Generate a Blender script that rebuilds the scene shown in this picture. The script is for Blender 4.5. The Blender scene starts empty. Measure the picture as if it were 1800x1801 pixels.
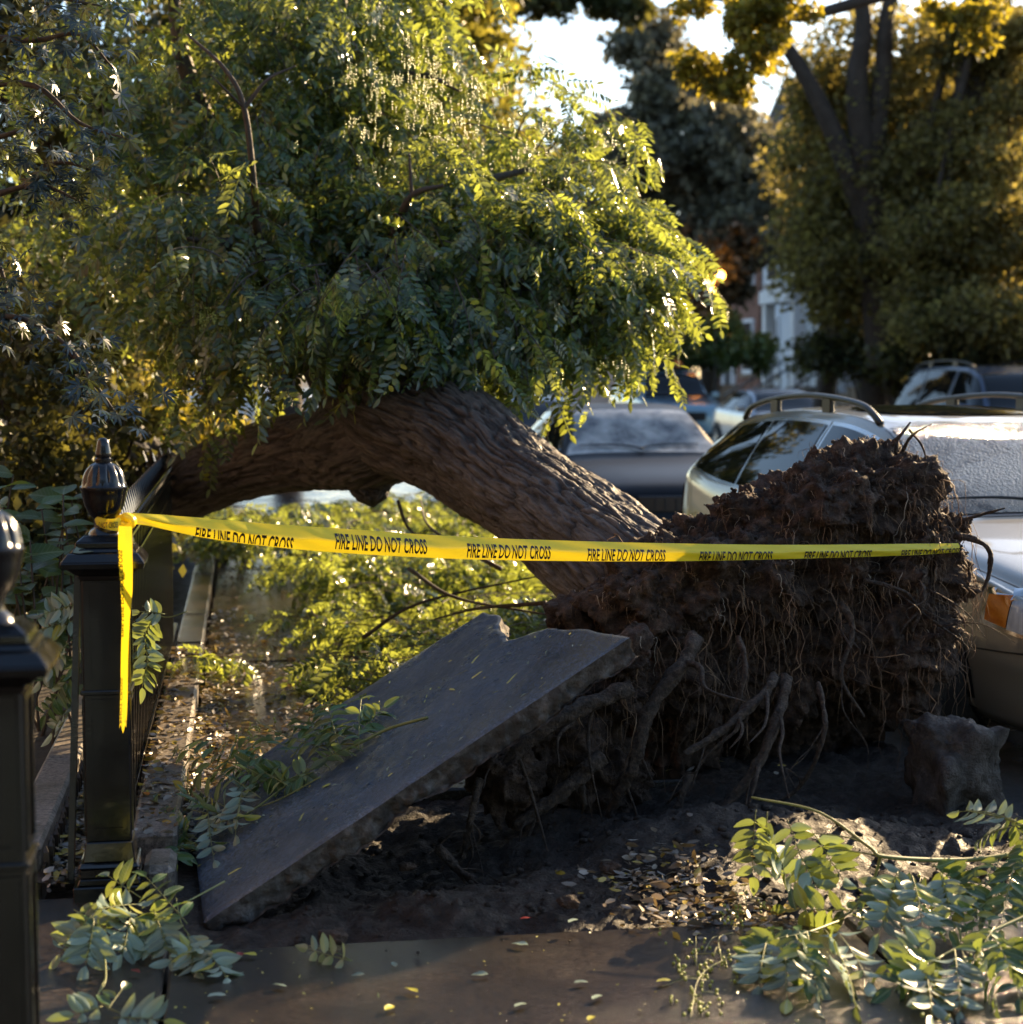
import bpy, bmesh, math, random
import numpy as np
from mathutils import Vector, Matrix, Quaternion
SC = bpy.context.scene
COL = SC.collection
PI = math.pi
R = math.radians
# ------------------------------------------------------------------ camera
FPX = 3000.0                      # focal length in pixels of an 1800 px wide picture
CAMH = 1.53
TH = math.atan(240.0 / FPX)
cam_d = bpy.data.cameras.new('camera'); cam = bpy.data.objects.new('camera', cam_d); COL.objects.link(cam)
cam.location = (0, 0, CAMH); cam.rotation_euler = (PI/2 - TH, 0, 0)
cam_d.sensor_fit = 'HORIZONTAL'; cam_d.sensor_width = 24.0; cam_d.lens = 24.0 * FPX / 1800.0
cam_d.clip_start = 0.1; cam_d.clip_end = 1500
cam_d.dof.use_dof = True; cam_d.dof.focus_distance = 5.9; cam_d.dof.aperture_fstop = 1.9
SC.camera = cam
# ------------------------------------------------------------------ sky, sun, exposure
SUN_AZ, SUN_EL = R(39.5), R(21)     # azimuth to the right of the view direction
SUND = Vector((math.sin(SUN_AZ)*math.cos(SUN_EL), math.cos(SUN_AZ)*math.cos(SUN_EL), math.sin(SUN_EL)))
wd = bpy.data.worlds.new('World'); SC.world = wd; wd.use_nodes = True
nt = wd.node_tree; bg = nt.nodes['Background']
sky = nt.nodes.new('ShaderNodeTexSky'); sky.sky_type = 'NISHITA'; sky.sun_disc = False
sky.sun_elevation = SUN_EL; sky.sun_rotation = SUN_AZ
sky.air_density = 1.0; sky.dust_density = 0.7; sky.ozone_density = 1.4
nt.links.new(sky.outputs[0], bg.inputs[0]); bg.inputs[1].default_value = 0.085
sl = bpy.data.lights.new('sun', 'SUN'); sl.energy = 5.0; sl.angle = R(0.6); sl.color = (1.0, 0.72, 0.40)
so = bpy.data.objects.new('sun', sl); COL.objects.link(so); so.rotation_euler = SUND.to_track_quat('Z', 'Y').to_euler()
SC.view_settings.view_transform = 'Standard'; SC.view_settings.look = 'None'
SC.view_settings.exposure = 1.9; SC.view_settings.gamma = 1.0
SC.render.engine = 'CYCLES'
SC.cycles.use_denoising = True; SC.cycles.volume_bounces = 0
SC.cycles.max_bounces = 7; SC.cycles.diffuse_bounces = 2; SC.cycles.glossy_bounces = 3; SC.cycles.transmission_bounces = 5; SC.cycles.transparent_max_bounces = 6
SC.cycles.caustics_reflective = False; SC.cycles.caustics_refractive = False
SC.cycles.sample_clamp_indirect = 5.0
rng = np.random.default_rng(7); random.seed(7)
# ------------------------------------------------------------------ layout helpers: a point at depth Y seen along a line of sight
def Wp(px, py, Y):
    a = (px-900)/FPX; b = (900-py)/FPX
    yc = math.cos(TH) + b*math.sin(TH); zc = -math.sin(TH) + b*math.cos(TH)
    t = Y/yc
    return Vector((a*t, Y, CAMH + zc*t))
def Gp(px, py, h=0.0):
    a = (px-900)/FPX; b = (900-py)/FPX
    yc = math.cos(TH) + b*math.sin(TH); zc = -math.sin(TH) + b*math.cos(TH)
    t = (h-CAMH)/zc
    return Vector((a*t, yc*t, h))
ST = R(9.0)                       # the street runs this much to the left of the view
U = Vector((-math.sin(ST), math.cos(ST), 0)); V = Vector((math.cos(ST), math.sin(ST), 0))
FENCE0 = Vector((-1.18, 5.0, 0))  # a point of the fence line
def S(u, v, z=0.0):               # street frame: u metres along the fence line from its first post, v metres to the right of it
    p = FENCE0 + U*u + V*v
    return Vector((p.x, p.y, z))
# ------------------------------------------------------------------ mesh helpers
def tag(o, label=None, cat=None, group=None, kind=None):
    if label: o['label'] = label
    if cat: o['category'] = cat
    if group: o['group'] = group
    if kind: o['kind'] = kind
    return o
def empty(name, loc=(0,0,0), rz=0.0):
    o = bpy.data.objects.new(name, None); COL.objects.link(o); o.location = loc; o.rotation_euler = (0,0,rz)
    o.empty_display_size = 0.1
    return o
def mesh_np(name, verts, faces, smooth=True):
    verts = np.asarray(verts, dtype=np.float32).reshape(-1,3)
    me = bpy.data.meshes.new(name)
    if isinstance(faces, np.ndarray):
        n, k = faces.shape
        me.vertices.add(len(verts)); me.vertices.foreach_set('co', verts.ravel())
        me.loops.add(n*k); me.loops.foreach_set('vertex_index', faces.astype(np.int32).ravel())
        me.polygons.add(n); me.polygons.foreach_set('loop_start', np.arange(0, n*k, k, dtype=np.int32))
        me.update(calc_edges=True)
    else:
        me.from_pydata(verts.tolist(), [], faces); me.update()
    if smooth:
        me.polygons.foreach_set('use_smooth', np.ones(len(me.polygons), dtype=bool))
    return me
def obj(name, me, mat=None, parent=None):
    o = bpy.data.objects.new(name, me); COL.objects.link(o)
    if mat is not None:
        if len(me.materials) == 0: me.materials.append(mat)
    if parent is not None: o.parent = parent
    return o
def ob(name, verts, faces, mat, parent=None, smooth=True):
    return obj(name, mesh_np(name, verts, faces, smooth), mat, parent)
class MB:
    """collects simple shapes into one mesh"""
    def __init__(s): s.v = []; s.f = []
    def add(s, vs, fs):
        b = len(s.v); s.v += [tuple(p) for p in vs]; s.f += [tuple(b+i for i in f) for f in fs]; return s
    def box(s, x0, x1, y0, y1, z0, z1, M=None):
        vs = [Vector((x,y,z)) for z in (z0,z1) for y in (y0,y1) for x in (x0,x1)]
        if M is not None: vs = [M @ p for p in vs]
        return s.add(vs, [(0,2,3,1),(4,5,7,6),(0,1,5,4),(2,6,7,3),(0,4,6,2),(1,3,7,5)])
    def frustum(s, z0, w0, z1, w1, cx=0, cy=0):
        vs = [(cx+sx*w, cy+sy*w, z) for z, w in ((z0,w0),(z1,w1)) for sx, sy in ((-1,-1),(1,-1),(1,1),(-1,1))]
        return s.add(vs, [(3,2,1,0),(4,5,6,7)] + [(i,(i+1)%4,4+(i+1)%4,4+i) for i in range(4)])
    def lathe(s, prof, n=16, cx=0, cy=0, rib=0.0, ribn=0, zr=None):
        vs = []
        for (r, z) in prof:
            for k in range(n):
                a = 2*PI*k/n; rr = r
                if rib and zr[0] <= z <= zr[1]: rr = r*(1 - rib*(1-abs(math.sin(ribn*a/2)))**2)
                vs.append((cx+rr*math.cos(a), cy+rr*math.sin(a), z))
        fs = [(i*n+k, i*n+(k+1)%n, (i+1)*n+(k+1)%n, (i+1)*n+k) for i in range(len(prof)-1) for k in range(n)]
        fs.append(tuple(reversed(range(n)))); fs.append(tuple((len(prof)-1)*n+k for k in range(n)))
        return s.add(vs, fs)
    def bar(s, a, b, w, h=None, up=(0,0,1)):
        a = Vector(a); b = Vector(b); h = h or w
        d = (b-a).normalized(); u_ = Vector(up)
        if abs(d.dot(u_)) > .95: u_ = Vector((0,1,0))
        x = d.cross(u_).normalized(); y = x.cross(d).normalized()
        vs = [p + x*sx*w/2 + y*sy*h/2 for p in (a,b) for sx, sy in ((-1,-1),(1,-1),(1,1),(-1,1))]
        return s.add(vs, [(3,2,1,0),(4,5,6,7)] + [(i,(i+1)%4,4+(i+1)%4,4+i) for i in range(4)])
    def mesh(s, name, smooth=False, bevel=0.0):
        me = bpy.data.meshes.new(name); me.from_pydata(s.v, [], s.f); me.update()
        bm = bmesh.new(); bm.from_mesh(me)
        bmesh.ops.recalc_face_normals(bm, faces=bm.faces)
        if bevel:
            bmesh.ops.bevel(bm, geom=list(bm.edges), offset=bevel, segments=1, affect='EDGES', profile=.5)
        bm.to_mesh(me); bm.free()
        if smooth:
            for p in me.polygons: p.use_smooth = True
            me.set_sharp_from_angle(angle=R(40))
        return me
    def build(s, name, mat, parent=None, smooth=False, bevel=0.0):
        return obj(name, s.mesh(name, smooth, bevel), mat, parent)
def catmull(P, n):
    P = np.asarray([list(p) for p in P], dtype=float)
    Q = np.vstack([2*P[0]-P[1], P, 2*P[-1]-P[-2]])
    m = len(P)-1
    t = np.linspace(0, m, n); i = np.minimum(t.astype(int), m-1); f = (t-i)[:,None]
    p0, p1, p2, p3 = Q[i], Q[i+1], Q[i+2], Q[i+3]
    return 0.5*((2*p1) + (-p0+p2)*f + (2*p0-5*p1+4*p2-p3)*f**2 + (-p0+3*p1-3*p2+p3)*f**3)
def vnoise(p, seed=0):
    p = np.asarray(p, dtype=np.float64); i = np.floor(p).astype(np.int64); f = p-i; f = f*f*f*(f*(f*6-15)+10)
    def h(dx,dy,dz):
        n = (i[:,0]+dx)*374761393 + (i[:,1]+dy)*668265263 + (i[:,2]+dz)*2147483647 + seed*974711
        n = (n ^ (n >> 13)) * 1274126177; n = n & 0xffffffff; n = ((n ^ (n >> 16)) * 2246822519) & 0xffffffff
        return ((n ^ (n >> 15)) & 0xffff)/65535.0
    x,y,z = f[:,0],f[:,1],f[:,2]
    def l(a,b,t): return a+(b-a)*t
    return l(l(l(h(0,0,0),h(1,0,0),x),l(h(0,1,0),h(1,1,0),x),y), l(l(h(0,0,1),h(1,0,1),x),l(h(0,1,1),h(1,1,1),x),y), z)*2-1
def fbm(p, oct=4, seed=0, gain=.5):
    p = np.asarray(p, dtype=float); s = 0; a = 1
    for k in range(oct):
        s = s + a*vnoise(p*(2.03**k), seed+k); a *= gain
    return s
def frames(P):
    T = np.gradient(P, axis=0); T /= np.linalg.norm(T, axis=1)[:,None]+1e-9
    u = np.cross(T[0], [0.02,0.03,1.0]);
    if np.linalg.norm(u) < .1: u = np.cross(T[0], [1.0,0,0])
    N = np.zeros_like(P); u /= np.linalg.norm(u)
    for k in range(len(P)):
        u = u - T[k]*np.dot(u, T[k]); u /= np.linalg.norm(u)+1e-9; N[k] = u
    return T, N, np.cross(T, N)
def tube(pts, rad, n=8, m=None, disp=None, cap=True):
    m = m or max(3, len(pts)*3)
    P = catmull(pts, m); r = np.interp(np.linspace(0,1,m), np.linspace(0,1,len(rad)), rad)
    T,N,B = frames(P)
    a = np.linspace(0, 2*PI, n, endpoint=False)
    ca, sa = np.cos(a), np.sin(a)
    D = N[:,None,:]*ca[None,:,None] + B[:,None,:]*sa[None,:,None]
    rr = np.repeat(r[:,None], n, 1)
    if disp is not None:
        s = np.concatenate([[0], np.cumsum(np.linalg.norm(np.diff(P,axis=0),axis=1))])
        rr = rr + disp(np.repeat(s[:,None],n,1), np.repeat(a[None,:],m,0), rr)
    Vv = (P[:,None,:] + D*rr[:,:,None]).reshape(-1,3)
    i = np.arange(m-1)[:,None]*n; k = np.arange(n)[None,:]; k2 = (k+1)%n
    F = np.stack([i+k, i+k2, i+n+k2, i+n+k], -1).reshape(-1,4)
    if cap:
        e0 = P[0]-T[0]*r[0]*.4; e1 = P[-1]+T[-1]*r[-1]*.6
        b = len(Vv); Vv = np.vstack([Vv, e0, e1]); kk = np.arange(n)
        f0 = np.stack([np.full(n,b), (kk+1)%n, kk, kk], -1); f1 = np.stack([np.full(n,b+1), (m-1)*n+kk, (m-1)*n+(kk+1)%n, (m-1)*n+(kk+1)%n], -1)
        return Vv, F, (f0[:,:3], f1[:,:3])
    return Vv, F, None
def tube_obj(name, pts, rad, mat, parent=None, n=8, m=None, disp=None):
    Vv, F, caps = tube(pts, rad, n, m, disp)
    fs = [tuple(x) for x in F.tolist()] + [tuple(x) for c in caps for x in c.tolist()]
    return ob(name, Vv, fs, mat, parent)
class Big:
    """collects many numpy quads into one mesh"""
    def __init__(s): s.v = []; s.f = []; s.n = 0
    def add(s, v, f):
        s.v.append(np.asarray(v, dtype=np.float32)); s.f.append(np.asarray(f)+s.n); s.n += len(v)
    def build(s, name, mat, parent=None, smooth=True):
        return ob(name, np.vstack(s.v), np.vstack(s.f), mat, parent, smooth)
def place(big, TV, TF, Rm, pos, sc):
    """many copies of a template: Rm (m,3,3) columns are axes"""
    m = len(pos); n = len(TV)
    v = np.einsum('mij,nj->mni', Rm*np.asarray(sc).reshape(-1,1,1), TV) + pos[:,None,:]
    f = TF[None,:,:] + (np.arange(m)*n)[:,None,None]
    big.add(v.reshape(-1,3), f.reshape(-1, TF.shape[1]))
def axes(d, nrm):
    d = d/ (np.linalg.norm(d,axis=1)[:,None]+1e-9)
    y = np.cross(nrm, d); y /= np.linalg.norm(y,axis=1)[:,None]+1e-9
    z = np.cross(d, y)
    return np.stack([d, y, z], -1)
# ------------------------------------------------------------------ materials
def newmat(name):
    m = bpy.data.materials.new(name); m.use_nodes = True
    t = m.node_tree; b = t.nodes['Principled BSDF']
    return m, t, b
def N(t, typ, **kw):
    n = t.nodes.new(typ)
    for k, v in kw.items(): setattr(n, k, v)
    return n
def noise_node(t, scale, detail=4, rough=.55, stretch=None, dist=0.0):
    tc = N(t,'ShaderNodeTexCoord'); src = tc.outputs['Object']
    if stretch:
        mp = N(t,'ShaderNodeMapping'); mp.inputs['Scale'].default_value = stretch; t.links.new(src, mp.inputs[0]); src = mp.outputs[0]
    n = N(t,'ShaderNodeTexNoise'); n.inputs['Scale'].default_value = scale; n.inputs['Detail'].default_value = detail
    n.inputs['Roughness'].default_value = rough; n.inputs['Distortion'].default_value = dist
    t.links.new(src, n.inputs['Vector'])
    return n
def ramp(t, src, stops):
    r = N(t,'ShaderNodeValToRGB'); e = r.color_ramp.elements
    while len(e) < len(stops): e.new(.5)
    for k, (p, c) in enumerate(stops):
        e[k].position = p; e[k].color = (*c, 1) if len(c) == 3 else c
    t.links.new(src, r.inputs[0]); return r
def surf(name, cols, scale=6, rough=(.5,.8), bump=0.0, bscale=None, bdist=.01, metallic=0.0, coat=0.0, spec=.5, stretch=None, detail=5, rscale=None, bdetail=6):
    m, t, b = newmat(name)
    n = noise_node(t, scale, detail, .6, stretch)
    k = len(cols); st = [(.3+.4*i/max(1,k-1), c) for i, c in enumerate(cols)]
    r = ramp(t, n.outputs['Fac'], st) if k > 1 else None
    if r: t.links.new(r.outputs[0], b.inputs['Base Color'])
    else: b.inputs['Base Color'].default_value = (*cols[0],1)
    if rough[0] != rough[1]:
        n2 = noise_node(t, rscale or scale*.7, 4, .6, stretch)
        r2 = ramp(t, n2.outputs['Fac'], [(.35,(rough[0],)*3),(.62,(rough[1],)*3)]); t.links.new(r2.outputs[0], b.inputs['Roughness'])
    else: b.inputs['Roughness'].default_value = rough[0]
    b.inputs['Metallic'].default_value = metallic; b.inputs['Coat Weight'].default_value = coat; b.inputs['Coat Roughness'].default_value = .06
    b.inputs['Specular IOR Level'].default_value = spec
    if bump:
        n3 = noise_node(t, bscale or scale*4, bdetail, .65, stretch)
        bp = N(t,'ShaderNodeBump'); bp.inputs['Strength'].default_value = bump; bp.inputs['Distance'].default_value = bdist
        t.links.new(n3.outputs['Fac'], bp.inputs['Height']); t.links.new(bp.outputs[0], b.inputs['Normal'])
    return m
def leafmat(name, top, under, trans, rough=.38, tw=.45, spec=.5, hue_var=.5, yellow=None, yfrac=.0, vein=False):
    """a leaf: glossy upper face, paler lower face, light passing through"""
    m, t, b = newmat(name)
    g = N(t,'ShaderNodeNewGeometry')
    mx = N(t,'ShaderNodeMix', data_type='RGBA'); mx.inputs[6].default_value = (*top,1); mx.inputs[7].default_value = (*under,1)
    t.links.new(g.outputs['Backfacing'], mx.inputs[0])
    col = mx.outputs[2]
    rv = N(t,'ShaderNodeMapRange'); rv.inputs[3].default_value = 1-hue_var; rv.inputs[4].default_value = 1+hue_var
    oi = N(t,'ShaderNodeObjectInfo')
    ad = N(t,'ShaderNodeMath', operation='ADD'); t.links.new(g.outputs['Random Per Island'], ad.inputs[0]); t.links.new(oi.outputs['Random'], ad.inputs[1])
    fr = N(t,'ShaderNodeMath', operation='FRACT'); t.links.new(ad.outputs[0], fr.inputs[0])
    t.links.new(fr.outputs[0], rv.inputs[0])
    ml = N(t,'ShaderNodeVectorMath', operation='SCALE'); t.links.new(col, ml.inputs[0]); t.links.new(rv.outputs[0], ml.inputs['Scale'])
    c = ml.outputs[0]
    tcol = None
    if yellow:
        gt = N(t,'ShaderNodeMath', operation='GREATER_THAN'); gt.inputs[1].default_value = 1-yfrac
        m7 = N(t,'ShaderNodeMath', operation='MULTIPLY'); m7.inputs[1].default_value = 7.31; t.links.new(fr.outputs[0], m7.inputs[0])
        f7 = N(t,'ShaderNodeMath', operation='FRACT'); t.links.new(m7.outputs[0], f7.inputs[0]); t.links.new(f7.outputs[0], gt.inputs[0])
        my = N(t,'ShaderNodeMix', data_type='RGBA'); t.links.new(gt.outputs[0], my.inputs[0]); t.links.new(c, my.inputs[6]); my.inputs[7].default_value = (*yellow,1)
        c = my.outputs[2]
    if vein:                       # pale midrib and side veins, in the leaflet's own coordinates
        tc = N(t,'ShaderNodeTexCoord'); sx = N(t,'ShaderNodeSeparateXYZ'); t.links.new(tc.outputs['Object'], sx.inputs[0])
        ab = N(t,'ShaderNodeMath', operation='ABSOLUTE'); t.links.new(sx.outputs['Y'], ab.inputs[0])
        mr = N(t,'ShaderNodeMapRange'); mr.inputs[1].default_value = .008; mr.inputs[2].default_value = .03; mr.inputs[3].default_value = .55; mr.inputs[4].default_value = 0.0; t.links.new(ab.outputs[0], mr.inputs[0])
        ma = N(t,'ShaderNodeMath', operation='MULTIPLY_ADD'); ma.inputs[1].default_value = -.8; t.links.new(ab.outputs[0], ma.inputs[0]); t.links.new(sx.outputs['X'], ma.inputs[2])
        si = N(t,'ShaderNodeMath', operation='SINE'); mu = N(t,'ShaderNodeMath', operation='MULTIPLY'); mu.inputs[1].default_value = 55; t.links.new(ma.outputs[0], mu.inputs[0]); t.links.new(mu.outputs[0], si.inputs[0])
        m2 = N(t,'ShaderNodeMapRange'); m2.inputs[1].default_value = .55; m2.inputs[2].default_value = 1.0; m2.inputs[3].default_value = 0.0; m2.inputs[4].default_value = .22; t.links.new(si.outputs[0], m2.inputs[0])
        mxm = N(t,'ShaderNodeMath', operation='MAXIMUM'); t.links.new(mr.outputs[0], mxm.inputs[0]); t.links.new(m2.outputs[0], mxm.inputs[1])
        mv_ = N(t,'ShaderNodeMix', data_type='RGBA'); t.links.new(mxm.outputs[0], mv_.inputs[0]); t.links.new(c, mv_.inputs[6]); mv_.inputs[7].default_value = (.30,.36,.22,1)
        c = mv_.outputs[2]
    t.links.new(c, b.inputs['Base Color'])
    b.inputs['Roughness'].default_value = rough; b.inputs['Specular IOR Level'].default_value = spec
    tr = N(t,'ShaderNodeBsdfTranslucent')
    ts = N(t,'ShaderNodeVectorMath', operation='SCALE'); ts.inputs[0].default_value = trans; t.links.new(rv.outputs[0], ts.inputs['Scale'])
    t.links.new(ts.outputs[0], tr.inputs['Color'])
    ms = N(t,'ShaderNodeMixShader'); ms.inputs[0].default_value = tw
    t.links.new(b.outputs[0], ms.inputs[1]); t.links.new(tr.outputs[0], ms.inputs[2])
    t.links.new(ms.outputs[0], t.nodes['Material Output'].inputs[0])
    return m
MAT = {}
MAT['leaf'] = leafmat('leaf', (.038,.086,.038), (.13,.18,.13), (.36,.41,.06), .22, .44, .8, .55, (.34,.30,.04), .05)
MAT['leaf_lit'] = leafmat('leaf_lit', (.06,.085,.022), (.10,.12,.05), (.36,.32,.045), .4, .5, .4, .6)  # brighter leaf copy, sunlight put into its colour
MAT['leaf_near'] = leafmat('leaf_near', (.045,.105,.030), (.20,.27,.215), (.28,.34,.06), .33, .26, .45, .45, (.34,.34,.05), .09, vein=True)
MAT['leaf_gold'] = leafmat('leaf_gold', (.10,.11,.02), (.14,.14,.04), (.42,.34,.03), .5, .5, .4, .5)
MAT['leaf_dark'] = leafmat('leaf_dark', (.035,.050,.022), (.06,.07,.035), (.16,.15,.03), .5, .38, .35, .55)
MAT['leaf_olive_glow'] = leafmat('leaf_olive_glow', (.105,.100,.042), (.12,.115,.055), (.40,.335,.08), .6, .5, .3, .55)  # hazy glow of the far trees put into the leaf colour
MAT['leaf_conifer'] = leafmat('leaf_conifer', (.115,.118,.090), (.12,.12,.095), (.26,.24,.13), .6, .4, .3, .55)
MAT['leaf_maple'] = leafmat('leaf_maple', (.018,.036,.040), (.035,.05,.05), (.05,.06,.015), .26, .2, .7, .4, (.14,.16,.02), .08)
MAT['leaf_big'] = leafmat('leaf_big', (.045,.095,.022), (.09,.14,.06), (.20,.24,.03), .36, .38, .5, .35, vein=True)
MAT['litter'] = leafmat('litter', (.16,.12,.075), (.26,.24,.21), (.2,.14,.05), .4, .15, .5, .6, (.32,.24,.03), .16)
MAT['litter_red'] = leafmat('litter_red', (.22,.02,.02), (.25,.05,.04), (.2,.03,.02), .4, .15, .5, .3)
MAT['litter_orange'] = leafmat('litter_orange', (.42,.15,.02), (.35,.18,.05), (.3,.12,.02), .4, .15, .5, .3)
MAT['litter_yellow'] = leafmat('litter_yellow', (.42,.40,.05), (.42,.42,.12), (.35,.32,.03), .4, .2, .5, .3)
MAT['litter_pale'] = leafmat('litter_pale', (.24,.31,.24), (.40,.44,.40), (.2,.24,.1), .35, .2, .5, .3)
MAT['pod'] = surf('pod', [(.22,.27,.05),(.34,.36,.06)], 30, (.35,.35))
MAT['stem'] = surf('stem', [(.10,.13,.035),(.19,.20,.06)], 20, (.5,.5))
MAT['twig'] = surf('twig', [(.035,.026,.018),(.07,.052,.036)], 30, (.6,.8))
MAT['bark_far'] = surf('bark_far', [(.018,.013,.009),(.042,.031,.023)], 6, (.8,.9), .4, 12, .03)
def bark():
    m, t, b = newmat('bark')
    at = N(t,'ShaderNodeAttribute', attribute_name='ridge'); uv = N(t,'ShaderNodeAttribute', attribute_name='bark_uv')
    def nz(scale, st, det):
        mp = N(t,'ShaderNodeMapping'); mp.inputs['Scale'].default_value = st; t.links.new(uv.outputs['Vector'], mp.inputs[0])
        n = N(t,'ShaderNodeTexNoise'); n.inputs['Scale'].default_value = scale; n.inputs['Detail'].default_value = det; n.inputs['Roughness'].default_value = .68; t.links.new(mp.outputs[0], n.inputs['Vector']); return n
    n = nz(7,(1,1,.5),6); n2 = nz(70,(1,1,.28),7)
    r = ramp(t, at.outputs['Fac'], [(.05,(.008,.006,.005)),(.40,(.034,.028,.025)),(.75,(.090,.079,.073)),(1,(.16,.144,.135))])  # furrow shade and lit ridge tops put into the bark colour
    r2 = ramp(t, n.outputs['Fac'], [(.3,(.55,.53,.53)),(.7,(1.15,1.10,1.02))])
    r4 = ramp(t, n2.outputs['Fac'], [(.3,(.45,.45,.45)),(.7,(1.35,1.32,1.28))])
    mm = N(t,'ShaderNodeMix', data_type='RGBA', blend_type='MULTIPLY'); mm.inputs[0].default_value = 1
    t.links.new(r.outputs[0], mm.inputs[6]); t.links.new(r2.outputs[0], mm.inputs[7])
    m2 = N(t,'ShaderNodeMix', data_type='RGBA', blend_type='MULTIPLY'); m2.inputs[0].default_value = 1
    t.links.new(mm.outputs[2], m2.inputs[6]); t.links.new(r4.outputs[0], m2.inputs[7]); t.links.new(m2.outputs[2], b.inputs['Base Color'])
    r3 = ramp(t, n2.outputs['Fac'], [(.3,(.38,)*3),(.7,(.75,)*3)]); t.links.new(r3.outputs[0], b.inputs['Roughness'])
    bp = N(t,'ShaderNodeBump'); bp.inputs['Strength'].default_value = 1.0; bp.inputs['Distance'].default_value = .014
    t.links.new(n2.outputs['Fac'], bp.inputs['Height']); t.links.new(bp.outputs[0], b.inputs['Normal'])
    return m
MAT['bark'] = bark()
MAT['soil'] = surf('soil', [(.017,.010,.007),(.060,.039,.029),(.155,.105,.078)], 22, (.55,.9), 1.0, 75, .03, detail=10, spec=.3, bdetail=9)
MAT['soil_shaded'] = surf('soil_shaded', [(.010,.008,.006),(.028,.021,.017),(.058,.044,.037)], 24, (.40,.85), 1.0, 70, .025, detail=10, spec=.4, bdetail=9)  # darkened: shade around the root plate put into the soil colour
MAT['root'] = surf('root', [(.014,.009,.006),(.050,.032,.022),(.13,.088,.060)], 60, (.6,.85), 1.0, 110, .02)
MAT['rootlet'] = surf('rootlet', [(.055,.030,.018),(.16,.095,.055),(.34,.23,.14)], 14, (.6,.8))
MAT['rootlet_pale'] = surf('rootlet_pale', [(.30,.25,.19),(.52,.46,.38)], 20, (.6,.8))
MAT['iron'] = surf('iron', [(.003,.003,.0035),(.006,.006,.007)], 14, (.08,.24), .18, 120, .002, coat=.25, spec=.5)
MAT['iron_old'] = surf('iron_old', [(.008,.007,.007),(.05,.03,.018)], 10, (.25,.5), .3, 80, .003)
def wetstone(name, c0, c1, bscale=70, streak=None, r0=.13, r1=.5, bump=.25, mud=False):
    m, t, b = newmat(name)
    n = noise_node(t, 3.2, 7, .62); n2 = noise_node(t, bscale, 9, .78, streak)
    r = ramp(t, n.outputs['Fac'], [(.3,c0),(.7,c1)])
    r5 = ramp(t, n2.outputs['Fac'], [(.39,(.28,)*3),(.62,(1.9,)*3)])
    mm = N(t,'ShaderNodeMix', data_type='RGBA', blend_type='MULTIPLY'); mm.inputs[0].default_value = 1
    t.links.new(r.outputs[0], mm.inputs[6]); t.links.new(r5.outputs[0], mm.inputs[7]); t.links.new(mm.outputs[2], b.inputs['Base Color'])
    if mud:
        n8 = noise_node(t, 2.6, 8, .72); r8 = ramp(t, n8.outputs['Fac'], [(.60,(0,0,0)),(.74,(.7,.7,.7))])
        mz = N(t,'ShaderNodeMix', data_type='RGBA'); t.links.new(r8.outputs[0], mz.inputs[0]); t.links.new(mm.outputs[2], mz.inputs[6]); mz.inputs[7].default_value = (.034,.026,.022,1); t.links.new(mz.outputs[2], b.inputs['Base Color'])
    n3 = noise_node(t, 2.1, 6, .6)
    r3 = ramp(t, n3.outputs['Fac'], [(.38,(r0,)*3),(.6,(r1,)*3)]); t.links.new(r3.outputs[0], b.inputs['Roughness'])
    bp = N(t,'ShaderNodeBump'); bp.inputs['Strength'].default_value = bump; bp.inputs['Distance'].default_value = .004
    t.links.new(n2.outputs['Fac'], bp.inputs['Height']); t.links.new(bp.outputs[0], b.inputs['Normal'])
    return m
MAT['paving'] = wetstone('paving', (.008,.006,.0045), (.034,.025,.018), 110, (.40,1.0,1.0), .05, .25, .7)
MAT['slab'] = wetstone('slab', (.018,.030,.054), (.056,.079,.118), 95, None, .10, .38, .8, mud=True)  # bluestone, with the sky's blue reflection put into its colour too
MAT['coping'] = wetstone('coping', (.10,.085,.07), (.19,.165,.14), 60, None, .25, .6, .4)
MAT['asphalt'] = wetstone('asphalt', (.035,.035,.036), (.06,.058,.056), 120, None, .2, .55, .4)
MAT['concrete_broken'] = surf('concrete_broken', [(.028,.023,.020),(.065,.056,.050),(.17,.16,.155)], 26, (.6,.9), 1.0, 60, .012, detail=8)
MAT['tape'] = leafmat('tape', (.88,.74,.035), (.88,.74,.035), (.90,.68,.02), .22, .30, .6, .0)
MAT['ink'] = surf('ink', [(.012,.010,.010)], 5, (.4,.4))
def carpaint(name, col, metallic=.5, rough=.3, coat=1.0):
    m, t, b = newmat(name)
    b.inputs['Base Color'].default_value = (*col,1); b.inputs['Metallic'].default_value = metallic; b.inputs['Roughness'].default_value = rough
    b.inputs['Coat Weight'].default_value = coat; b.inputs['Coat Roughness'].default_value = .05
    n = noise_node(t, 260, 2, .5); bp = N(t,'ShaderNodeBump'); bp.inputs['Strength'].default_value = .06; bp.inputs['Distance'].default_value = .002
    t.links.new(n.outputs['Fac'], bp.inputs['Height']); t.links.new(bp.outputs[0], b.inputs['Normal'])
    return m
MAT['paint_champagne'] = carpaint('paint_champagne', (.29,.265,.215), .5, .30)
MAT['paint_black'] = carpaint('paint_black', (.006,.007,.010), .0, .35, .0)
MAT['paint_blue'] = carpaint('paint_blue', (.20,.33,.42), .3, .3)
MAT['paint_silver'] = carpaint('paint_silver', (.42,.45,.50), .5, .3)
MAT['paint_navy'] = carpaint('paint_navy', (.05,.075,.13), .35, .3)
MAT['paint_white'] = carpaint('paint_white', (.75,.75,.76), 0.0, .3)
MAT['glass'] = surf('glass', [(.006,.007,.008)], 5, (.03,.03), spec=.35)
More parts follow.
